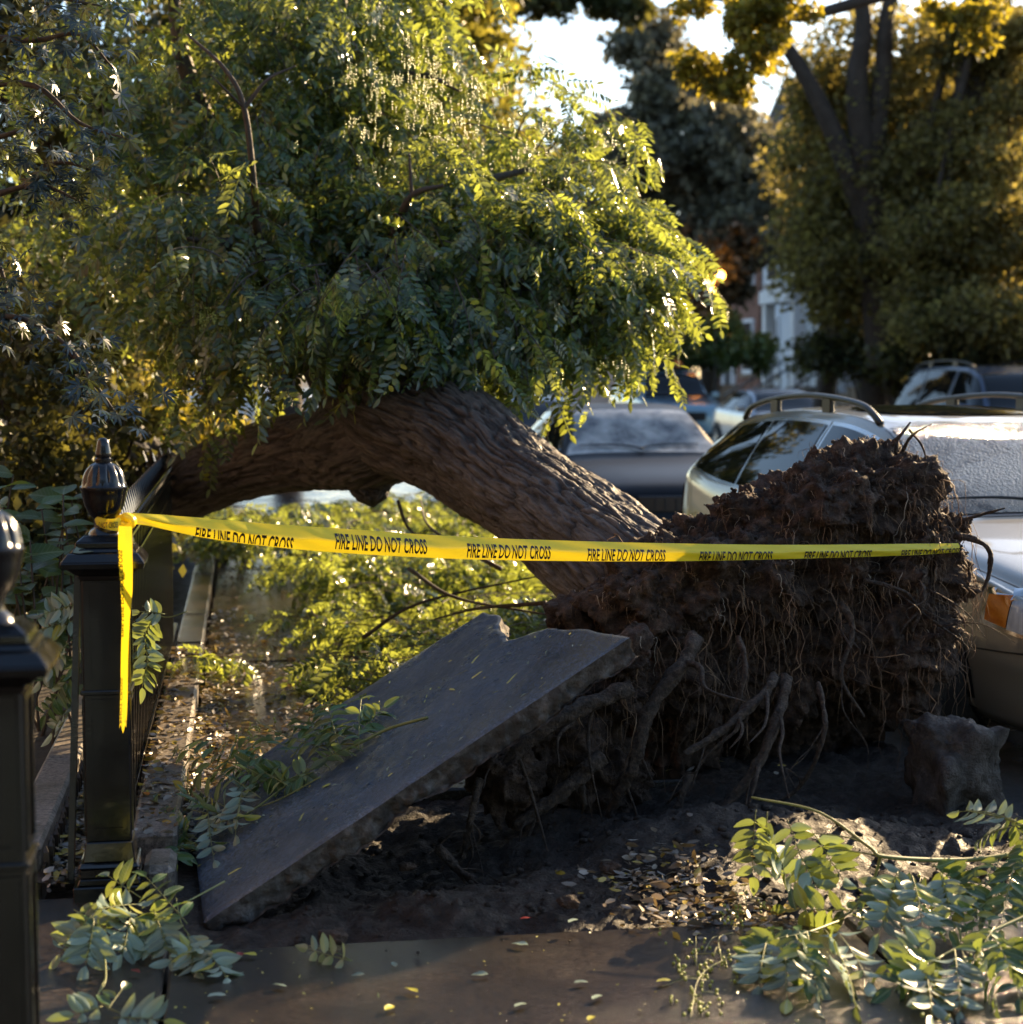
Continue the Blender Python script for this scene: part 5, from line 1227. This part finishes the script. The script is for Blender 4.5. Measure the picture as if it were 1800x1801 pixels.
def mat4(d, n, p, s):
    d = Vector(d).normalized(); n = Vector(n); y = n.cross(d).normalized(); z = d.cross(y)
    return Matrix(((d.x*s,y.x*s,z.x*s,p[0]),(d.y*s,y.y*s,z.y*s,p[1]),(d.z*s,y.z*s,z.z*s,p[2]),(0,0,0,1)))
def pinnate(parent, base, tip, nrm, nl=6, ll=.06, sag=.12, flip=None):
    """a compound leaf: one stalk (part) with its leaflets (sub-parts)"""
    base = Vector(base); tip = Vector(tip); ax = tip-base; L = ax.length
    nrm = Vector(nrm).normalized(); nrm = (nrm - ax.normalized()*nrm.dot(ax.normalized())).normalized()
    pts = [base + ax*t + nrm*sag*L*(4*t*(1-t))*.5 for t in (0,.25,.5,.75,1)]
    lf = tube_obj('leaf', pts, [.0018,.0015,.0008], MAT['stem'], parent, 4, 9)
    if flip is None: flip = r9.random() < .55
    C = catmull(pts, 40)
    side = ax.normalized().cross(nrm)
    def one(t, sg, s):
        i = int(t*39); p = Vector(C[i]); tan = (Vector(C[min(39,i+1)])-Vector(C[max(0,i-1)])).normalized()
        ang = R(r9.uniform(52,76)) if sg else R(r9.uniform(-12,12))
        d = tan*math.cos(ang) + side*(sg if sg else 1)*math.sin(ang) + nrm*r9.normal(-.12,.16)
        nn = (nrm + Vector(r9.normal(0,.32,3)) + side*(-sg)*.15)*(-1 if flip else 1)
        M = mat4(d, nn, p, ll*s)
        o = bpy.data.objects.new('leaflet', LFM[r9.integers(0,8)]); COL.objects.link(o); o.parent = lf; o.matrix_basis = M
    for k in range(nl):
        t = .16+.80*k/nl
        for sg in (-1,1):
            if r9.random() < .06: continue
            one(t+r9.uniform(-.02,.02), sg, (.78+.28*math.sin(PI*(k+.9)/(nl+.4)))*r9.uniform(.9,1.1))
    one(.98, 0, 1.0)
    return lf
def clear(px, py, h): return Gp(px,py,h)
CAMN = Vector((0,-.75,.66))
def sprig(label, stems, leaves, dpt, ll=.06, pods=None):
    t = empty('fallen_sprig'); tag(t, label, 'sprig', 'broken leafy sprigs on the ground')
    for pts, rad in stems: tube_obj('stem', [dpt(*q) for q in pts], rad, MAT['stem'], t, 7, 30)
    for L_ in leaves:
        (x0,y0,h0),(x1,y1,h1),nl = L_[:3]
        b, e = dpt(x0,y0,h0), dpt(x1,y1,h1)
        n = CAMN + Vector(r9.normal(0,.35,3))
        pinnate(t, b, e, n, nl, ll*r9.uniform(.88,1.12), r9.uniform(.02,.16), L_[3] if len(L_)>3 else None)
    if pods:
        b = Big()
        for (x,y,h,n,sp_) in pods:
            for k in range(n):
                p = np.array(dpt(x+r9.normal(0,sp_), y+r9.normal(0,sp_*.8), h))
                for q in range(r9.integers(1,4)):
                    s = r9.uniform(.0036,.0055); b.add(IV*s*np.array([1,1,1.2])+p+np.array([r9.normal(0,.004),r9.normal(0,.004),-q*s*2.1]), IF)
        o = b.build('seed_pods', MAT['pod'], t); tag(o, kind='stuff')
        for (x,y,h,n,sp_) in pods:
            for k in range(max(2,n//6)):
                a = dpt(x+r9.normal(0,sp_*.5), y+r9.normal(0,sp_*.4), h); c_ = dpt(x+r9.normal(0,sp_*1.2), y+r9.normal(0,sp_), h)
                tube_obj('stalk', [a,(a+c_)/2+Vector((0,0,.012)),c_], [.0012,.0008], MAT['stem'], t, 4, 8)
    return t
def dg_(x,y,h): return Gp(x,y,h)
# right-hand branch, upper part
sprig('leafy sprig with pale leaf undersides arching up at the lower right',
 [([(1322,1402,.30),(1440,1428,.28),(1530,1490,.22),(1560,1507,.20),(1700,1512,.16),(1830,1495,.16)],[.003,.004,.005,.006,.007,.008]),
  ([(1550,1505,.20),(1535,1550,.13),(1500,1600,.06),(1465,1622,.03)],[.005,.004,.003,.002]),([(1560,1507,.20),(1500,1475,.22),(1430,1465,.22)],[.003,.002,.0012]),([(1560,1507,.2),(1520,1500,.2),(1450,1490,.18)],[.0025,.002,.001])],
 [((1330,1425,.28),(1325,1545,.06),6,True),((1350,1428,.27),(1372,1535,.07),7,True),((1385,1440,.27),(1425,1555,.06),7,True),((1430,1462,.22),(1485,1550,.06),6,True),((1405,1500,.16),(1440,1570,.05),5,True),((1340,1470,.2),(1400,1560,.05),5,True),
  ((1580,1530,.16),(1545,1645,.04),7,True),((1605,1540,.16),(1625,1650,.04),7,True),((1590,1520,.18),(1535,1600,.07),6,True),((1655,1535,.15),(1680,1640,.04),7),((1640,1520,.16),(1690,1560,.10),5),((1500,1600,.06),(1380,1600,.03),6,False),((1480,1610,.05),(1560,1590,.05),5,False)], dg_, .07)
sprig('leafy sprig drooping over the wet pavement at the lower right',
 [([(1475,1620,.04),(1420,1640,.06),(1370,1650,.06),(1330,1660,.05)],[.003,.003,.002,.001])],
 [((1350,1650,.07),(1335,1735,.01),6,True),((1385,1645,.08),(1385,1760,.01),7,True),((1420,1640,.08),(1440,1765,.01),7,True),((1450,1632,.08),(1505,1775,.01),8,True),((1465,1630,.07),(1530,1730,.02),6),((1400,1645,.08),(1420,1720,.04),5,False),((1440,1640,.06),(1340,1640,.05),5,False),((1370,1650,.07),(1310,1700,.01),5,False)], dg_, .07)
sprig('leafy sprig lying in the sunny lower right corner',
 [([(1830,1600,.10),(1740,1640,.08),(1660,1680,.06),(1590,1720,.03)],[.005,.004,.003,.002])],
 [((1650,1640,.10),(1560,1700,.03),7,True),((1660,1680,.07),(1565,1740,.02),6),((1680,1670,.08),(1690,1780,.01),8,True),((1710,1655,.09),(1755,1770,.02),7,True),((1580,1712,.03),(1640,1740,.02),6,True),((1740,1640,.09),(1795,1760,.02),7,False),((1620,1690,.05),(1640,1790,.01),7,True),((1750,1630,.10),(1700,1720,.04),6,False),((1760,1650,.1),(1830,1720,.03),6,False)], dg_, .07)
sprig('yellowish green sprig at the right edge below the broken concrete',
 [([(1850,1475,.22),(1770,1440,.26),(1700,1425,.27)],[.005,.003,.0015]),([(1830,1495,.18),(1770,1530,.13),(1720,1570,.08)],[.004,.003,.002])],
 [((1790,1445,.26),(1685,1428,.24),5),((1800,1450,.26),(1720,1480,.16),6,False),((1770,1500,.18),(1690,1600,.06),7,False),((1790,1500,.18),(1760,1640,.05),8,False),((1800,1470,.22),(1810,1600,.07),8,False),((1740,1550,.11),(1650,1590,.05),7,False),((1720,1570,.08),(1730,1680,.02),7,False),((1760,1530,.13),(1840,1640,.04),7,False),((1780,1440,.26),(1830,1520,.16),6,False),((1640,1570,.08),(1570,1560,.06),6,False),((1770,1560,.1),(1640,1660,.03),8,False)], dg_,
 pods=[(1600,1600,.05,26,40),(1690,1720,.03,14,50)])
sprig('thin sprig of green seed pods on the wet pavement left of the big branch',
 [([(1330,1665,.03),(1270,1690,.03),(1230,1720,.02),(1215,1790,.01)],[.002,.0016,.0012,.0008]),([(1270,1690,.03),(1265,1650,.03),(1290,1640,.03)],[.0012,.001,.0008]),([(1230,1720,.02),(1200,1715,.02)],[.0012,.0008])],
 [((1330,1660,.04),(1390,1720,.01),4,False)], dg_, pods=[(1240,1690,.02,40,35),(1300,1600,.03,16,25),(1225,1760,.01,16,22)])
# on the slab
def ds(x,y,h): return slab_at(x,y,h)
sprig('long sprig of drooping leaves lying across the heaved slab',
 [([(755,1266,.01),(690,1290,.02),(640,1318,.025),(545,1365,.02),(440,1440,.02),(330,1520,.02)],[.0055,.005,.0045,.004,.003,.002]),([(640,1318,.025),(560,1330,.05),(490,1310,.08),(460,1290,.10)],[.003,.0025,.002,.001]),([(570,1375,.02),(490,1415,.015),(430,1430,.01)],[.0025,.002,.001])],
 [((640,1310,.04),(690,1265,.05),6,False),((625,1315,.04),(560,1278,.07),6,False),((640,1330,.03),(655,1245,.06),5,False),((600,1345,.03),(540,1290,.07),6,False),((560,1360,.03),(640,1330,.05),6,False),((560,1370,.03),(500,1395,.02),5,False),((500,1395,.04),(560,1370,.04),5,True),((500,1385,.05),(430,1345,.08),6,False),((440,1410,.05),(335,1350,.10),8,False),((480,1390,.05),(395,1350,.09),6,False),((430,1420,.04),(470,1345,.07),6,False),((420,1440,.03),(340,1395,.07),6,False),((400,1450,.03),(330,1440,.05),6,True),((370,1470,.03),(440,1450,.03),5,True),((360,1490,.03),(250,1450,.05),6,False),((340,1490,.03),(290,1490,.04),5,True),((520,1370,.05),(470,1400,.05),6,False),((450,1400,.06),(420,1480,.02),6,True),((380,1440,.05),(380,1520,.01),6,True),((330,1510,.03),(310,1560,.01),6,False),((540,1350,.05),(450,1330,.08),6,False),((590,1340,.05),(510,1320,.08),6,False),((610,1330,.05),(600,1270,.09),6,False),((470,1420,.04),(400,1390,.08),6,False),((520,1400,.04),(450,1375,.07),6,False),((410,1450,.04),(340,1420,.08),7,True),((350,1500,.03),(270,1480,.06),6,False),((640,1325,.04),(560,1310,.07),6,False)], ds, .066,
 pods=[(455,1310,.07,16,18),(670,1255,.05,5,12)])
# by the base of the post
def dp(x,y,h): return Gp(x,y,h)
sprig('heap of broad pale green leaves at the foot of the taped post',
 [([(163,1615,.12),(180,1660,.05),(186,1720,.02),(172,1750,.01)],[.003,.003,.0025,.002]),([(395,1550,.10),(330,1585,.09),(310,1590,.08)],[.003,.0025,.0015]),([(310,1580,.09),(322,1630,.05),(360,1670,.02)],[.002,.0018,.001])],
 [((330,1625,.09),(255,1540,.16),6,False),((160,1610,.13),(105,1680,.03),6,True),((165,1620,.12),(150,1700,.02),7,True),((170,1600,.14),(240,1590,.12),5,True),((180,1640,.09),(130,1640,.08),5,False),((230,1600,.1),(215,1680,.02),6,True),((250,1580,.12),(190,1540,.16),4,False),((320,1640,.05),(240,1660,.03),6,True),((330,1640,.05),(345,1710,.005),7,True),((345,1660,.04),(400,1720,.003),7,True),((300,1600,.08),(250,1640,.05),6,False),((270,1600,.1),(300,1680,.02),6,True),((130,1600,.1),(200,1640,.06),6,True),((360,1670,.03),(300,1690,.01),5,True)], dp, .066)
sprig('small sprig of six pale leaflets on the dark pavement near the slab foot',
 [([(620,1690,.01),(590,1675,.02),(550,1665,.02)],[.0016,.0012,.0008])],[((618,1690,.015),(540,1668,.02),4,True)], dp, .05)
sprig('pale sprig on the brown pavement at the lower left corner',
 [([(185,1720,.01),(175,1760,.01),(240,1795,.01)],[.002,.002,.001])],[((180,1770,.015),(130,1785,.01),3,True),((190,1775,.015),(215,1740,.03),2,False),((200,1790,.01),(290,1795,.01),4,True)], dp, .062)
sprig('dull sprig caught between the garden coping and the near post',
 [([(130,1060,.45),(110,1110,.40),(80,1150,.35)],[.002,.002,.001])],[((140,1060,.45),(75,1080,.40),6,True),((135,1090,.42),(60,1110,.36),6,True),((120,1130,.36),(70,1200,.25),7,True),((130,1180,.3),(80,1260,.15),7,False),((140,1220,.26),(90,1290,.12),6,True),((140,1140,.36),(120,1230,.2),6,True)], lambda x,y,h: Wp(x,y,5.9), .06)
sprig('thin sprig hanging through the fence behind the taped post',
 [([(330,1075,.5),(290,1085,.5),(250,1065,.5)],[.002,.0016,.001])],[((290,1080,.5),(245,1075,.45),5,True),((270,1085,.4),(250,1130,.4),5,True),((255,1110,.4),(260,1180,.3),5,True),((260,1160,.3),(250,1210,.3),4,True)], lambda x,y,h: Wp(x,y,5.6), .055)
# ------------------------------------------------------------------ single fallen leaflets one can pick out
FL = [(695,1700,'litter_pale'),(860,1713,'litter_pale'),(735,1745,'litter_yellow'),(677,1776,'litter_yellow'),(1042,1757,'litter_pale'),(930,1662,'litter_pale'),(480,1731,'litter_pale'),(642,1713,'litter_pale'),(1155,1726,'litter_yellow'),(1035,1795,'litter_yellow'),(905,1770,'litter_pale'),(1010,1728,'litter_pale'),(230,1705,'litter_red'),(425,1675,'litter_red'),(452,1680,'litter_yellow'),(915,1616,'litter_red'),(1000,1622,'litter_pale'),(365,1752,'litter_pale'),(400,1695,'litter_pale'),(255,1345,'litter_orange'),(262,1398,'litter_orange'),(255,1390,'litter_yellow'),(270,1402,'litter_pale')]
FLL = ['left of centre just below the small sprig','on the foreground pavement below the middle of the slab','on the pavement below the first dark wedge','nearest the bottom edge left of centre','right of centre pointing at the bottom edge','at the front edge of the spilled soil','left of centre between the post sprig and the small sprig','just right of the small sprig by the stone','beside the seed pod sprig','touching the bottom edge right of centre','close to the bottom edge in the middle','alone between the soil and the bottom edge, right of centre','under the leaves at the foot of the post','beside the tip of the slab','next to the red leaflet beside the slab tip','on the soil under the hanging roots','next to the red leaflet on the soil','below the sprig at the foot of the post','at the right tip of the heap by the post','lying highest on the stone kerb by the fence','lying lower on the stone kerb by the fence','between the orange ones on the stone kerb','lowest on the stone kerb by the fence']
LN = {'litter_pale':'pale green','litter_yellow':'yellow','litter_red':'red','litter_orange':'orange'}
FM = {}
WH = {}
for (x,y,m) in FL:
    if m not in FM:
        me = leaflet_mesh(20+len(FM), .12, .48); me.materials.append(MAT[m]); FM[m] = me
    kerbside = x < 280 and y < 1500
    p = Gp(x,y,.006) if not kerbside else Gp(x,y,.095)
    if 900 < x < 1010 and y < 1640: p = Gp(x,y,.03)
    a = r9.uniform(0,2*PI); d = Vector((math.cos(a),math.sin(a)*.8,r9.uniform(-.02,.06)))
    o = obj('fallen_leaflet', FM[m]); s = r9.uniform(.034,.050); o.matrix_basis = mat4(d,(r9.normal(0,.12),r9.normal(0,.12),1),p,s)
    lab = f'single {LN[m]} leaflet ' + FLL[FL.index((x,y,m))]
    tag(o, lab, 'leaf', 'fallen leaflets, ' + LN[m])
pc = FENCE0 + V*(-.10)+U*(-.095); o = obj('fallen_leaflet', FM['litter_pale']); o.matrix_basis = mat4((.85,.5,.15),(0,-.6,.8),(pc.x,pc.y,1.022),.085)
tag(o,'pale leaflet stuck flat on the cap of the taped post','leaf')
o = obj('fallen_leaflet', FM['litter_yellow']); p = slab_at(568,1388,.006); o.matrix_basis = mat4((1,.3,.3),SN,p,.045); tag(o,'bright yellow leaflet lying on the heaved slab','leaf')
# ------------------------------------------------------------------ leaf litter
def litter(name, label, spots, n, mat, size, seed):
    r = np.random.default_rng(seed); P=[]; 
    for k in range(n):
        f = spots[r.integers(0,len(spots))]; P.append(f(r))
    P = np.array(P); d = r.normal(0,1,(n,3))*np.array([1,1,.15]); nn = r.normal(0,.5,(n,3))+np.array([0,0,1]); flip = np.where(r.random(n)<.5,-1,1)[:,None]
    tv = np.array([(0,0,0),(.3,-.2,.04),(.7,-.17,.04),(1,0,0),(.7,.17,.04),(.3,.2,.04)]); tf = np.array([(0,1,2,3),(0,3,4,5)])
    b = Big(); place(b,tv,tf,axes(d,nn*flip),P,size*r.uniform(.5,1.2,n)); o=b.build(name,mat); tag(o,label,'leaves',kind='stuff'); return o
def st_(u0,u1,v0,v1,z0,z1): return lambda r: list(S(r.uniform(u0,u1), v0+(v1-v0)*r.random()**1.5, r.uniform(z0,z1)))
litter('leaf_litter','brown and pale fallen leaves drifted along the fence kerb',[st_(.3,6,.17,.36,.004,.03),st_(.2,3,-.20,-.02,.0,.06),st_(0.0,1.2,-.22,-.06,.0,.05),st_(.25,4,.03,.16,.088,.095),st_(.3,2.5,.17,.30,.004,.03)],2600,MAT['litter'],.045,61)
litter('leaf_litter','scattered small leaves over the pavement beyond the slab',[st_(1.1,9,.2,2.6,.004,.012),st_(1.1,5,.2,1.5,.004,.012),st_(1.1,4,.2,1.2,.004,.012)],3600,MAT['litter'],.04,62)
def pixspot(x,y,sx,sy,h): 
    def f(r):
        p = Gp(x+r.normal(0,sx), y+r.normal(0,sy), 0); return [p.x,p.y,max(soil_z(p),-.03)+h*r.random()+.008]
    return f
litter('leaf_litter','heap of damp leaves on the soil beneath the hanging roots',[pixspot(1230,1590,70,24,.04),pixspot(1160,1545,60,16,.03),pixspot(1330,1620,60,25,.03)],700,MAT['litter'],.045,63)
litter('leaf_litter','few crumbs of leaf on the wet foreground pavement',[st_(-2.0,-.6,.2,2.8,.003,.006)],220,MAT['litter_yellow'],.012,64)
# ------------------------------------------------------------------ broken concrete block at the kerb and stones
def rock(name, label, cat, p, size, seed, mat, sub=4, rot=0.0):
    bm = bmesh.new(); bmesh.ops.create_cube(bm, size=2.0)
    bmesh.ops.subdivide_edges(bm, edges=bm.edges[:], cuts=14, use_grid_fill=True)
    co = np.array([v.co[:] for v in bm.verts])
    nrm = co/np.linalg.norm(co,axis=1)[:,None]; co = co*(.80 if size[0]>.1 else .35) + nrm*(.28 if size[0]>.1 else .68)
    co = co*(1+.26*fbm(co*1.1+seed,3,seed)[:,None]+.05*np.abs(vnoise(co*3.3+seed,seed+3))[:,None]+.03*fbm(co*8,3,seed+5)[:,None])*np.array(size)
    for v,c_ in zip(bm.verts,co): v.co = c_
    me = bpy.data.meshes.new(name); bm.to_mesh(me); bm.free()
    me.polygons.foreach_set('use_smooth', np.ones(len(me.polygons),bool))
    o = obj(name, me, mat); o.location = p; o.rotation_euler = (0,0,rot); tag(o,label,cat); return o
rock('concrete_block','jagged block of broken concrete standing at the kerb below the car','concrete block', Wp(1690,1350,6.1)+Vector((0,.1,-.02)), (.12,.15,.155), 3, MAT['block'], rot=.3)
for (x,y,s,lab) in ((585,1652,.026,'rounded muddy stone beside the small sprig near the slab foot'),(1000,1590,.022,'muddy stone half buried in the soil below the roots'),(1075,1530,.025,'muddy stone on the soil mound under the root plate'),(715,1527,.018,'small stone in the dark hollow under the slab')):
    p = Gp(x,y,.01); p.z = max(p.z, soil_z(p) if y < 1640 else 0)+s*.3; rock('stone', lab, 'stone', p, (s*1.3,s,s*.65), int(x), MAT['soil'])
# ------------------------------------------------------------------ big-leaved shrub behind the fence
def bigleaf(seed):
    r = np.random.default_rng(seed); nx,ny = 7,5; v=[]
    for i in range(nx):
        x=i/(nx-1); w=max(.004,.34*math.sin(PI*x**.8)**.8)
        for j in range(ny):
            y=j/(ny-1)*2-1; v.append((x,y*w,.16*abs(y)*w-.28*x*x+.02*math.sin(7*x+seed)*y))
    f=[(i*ny+j,(i+1)*ny+j,(i+1)*ny+j+1,i*ny+j+1) for i in range(nx-1) for j in range(ny-1)]
    me=mesh_np('leaf',v,f); me.materials.append(MAT['leaf_big']); return me
BL=[bigleaf(k) for k in range(5)]
sh = empty('shrub'); tag(sh,'bushy shrub with broad oval green leaves beside the taped post','shrub')
for k in range(16):
    x = r9.uniform(-20,135); y = r9.uniform(800,1010); top = Wp(x,y,6.7+r9.uniform(-.4,.6)); bot = Vector((top.x+r9.normal(0,.1),top.y+r9.normal(0,.1),0.0))
    tube_obj('stem',[bot,(bot+top)/2+Vector((r9.normal(0,.05),0,0)),top],[.008,.006,.003],MAT['twig'],sh,5,12)
    for j in range(9):
        f = 1-.75*(j/9)**1.2; p = bot.lerp(top,f); a = j*2.4+k
        d = Vector((math.cos(a),math.sin(a)*.9-.15,.35 if j<3 else r9.uniform(-.2,.3)))
        o = obj('leaf',BL[r9.integers(0,5)],None,sh); o.matrix_basis = mat4(d,(r9.normal(0,.3),-.4+r9.normal(0,.3),1),p,r9.uniform(.09,.17))
# ------------------------------------------------------------------ japanese maple at the upper left
mv=[]; mf=[]
for a in (-2.0,-1.25,-.6,0,.6,1.25,2.0):
    L_=1.0-.17*abs(a); b=len(mv); ca,sa=math.cos(a),math.sin(a)
    for (x,y,z) in ((0,0,0),(.45,-.10,.02),(1,0,-.14),(.45,.10,.02)): mv.append((x*L_*ca-y*sa, x*L_*sa+y*ca, z))
    mf.append((b,b+1,b+2,b+3))
mv.append((0,-.01,0)); mv.append((-.5,-.01,.08)); mv.append((-.5,.01,.08)); mv.append((0,.01,0)); b=len(mv)-4; mf.append((b,b+1,b+2,b+3))
mv=np.array(mv); mf=np.array(mf)
mp = empty('maple_tree'); tag(mp,'small maple with dark fingered leaves reaching in from the upper left','tree')
tube_obj('trunk',[Vector((-2.35,6.4,0)),Vector((-2.3,6.45,.9)),Wp(-60,480,6.6),Wp(-40,330,6.6)],[.07,.06,.05,.04],MAT['bark_far'],mp,10,24)
MBR=[[(-60,360,6.6),(60,325,6.5),(140,352,6.4)],[(60,325,6.5),(100,285,6.45),(170,300,6.4)],[(-60,150,6.5),(60,150,6.4),(140,215,6.3),(230,245,6.2)],[(-60,60,6.5),(60,70,6.4),(140,60,6.3),(200,120,6.3)],[(-60,560,6.6),(40,560,6.5),(120,610,6.4),(170,690,6.3)],[(-40,-40,6.4),(80,-10,6.3),(180,10,6.3)],[(-60,250,6.7),(30,230,6.6),(110,170,6.6)],[(-60,460,6.7),(0,470,6.6),(20,600,6.6)],[(-40,330,6.6),(-50,100,6.6),(-60,-60,6.6)],[(120,610,6.4),(150,650,6.35),(210,735,6.3)]]
mb_=Big(); PS=[];DS=[];NS=[];SS=[]
for q in MBR:
    P=[Wp(*z) for z in q]; tube_obj('branch',P,[.016,.009,.003],MAT['twig'],mp,6,16); C=catmull(P,30)
    for k in range(42):
        p=C[r9.integers(8,30)]+r9.normal(0,.075,3)*np.array([1,1.2,.8]); PS.append(p); DS.append([r9.normal(.4,.5),r9.normal(-.2,.5),r9.uniform(-1.0,-.1)]); NS.append([r9.normal(0,.4),r9.normal(-.4,.4),1]); SS.append(r9.uniform(.045,.075))
place(mb_,mv,mf,axes(np.array(DS),np.array(NS)),np.array(PS),np.array(SS)); o=mb_.build('crown',MAT['leaf_maple'],mp,smooth=False); tag(o,kind='stuff')
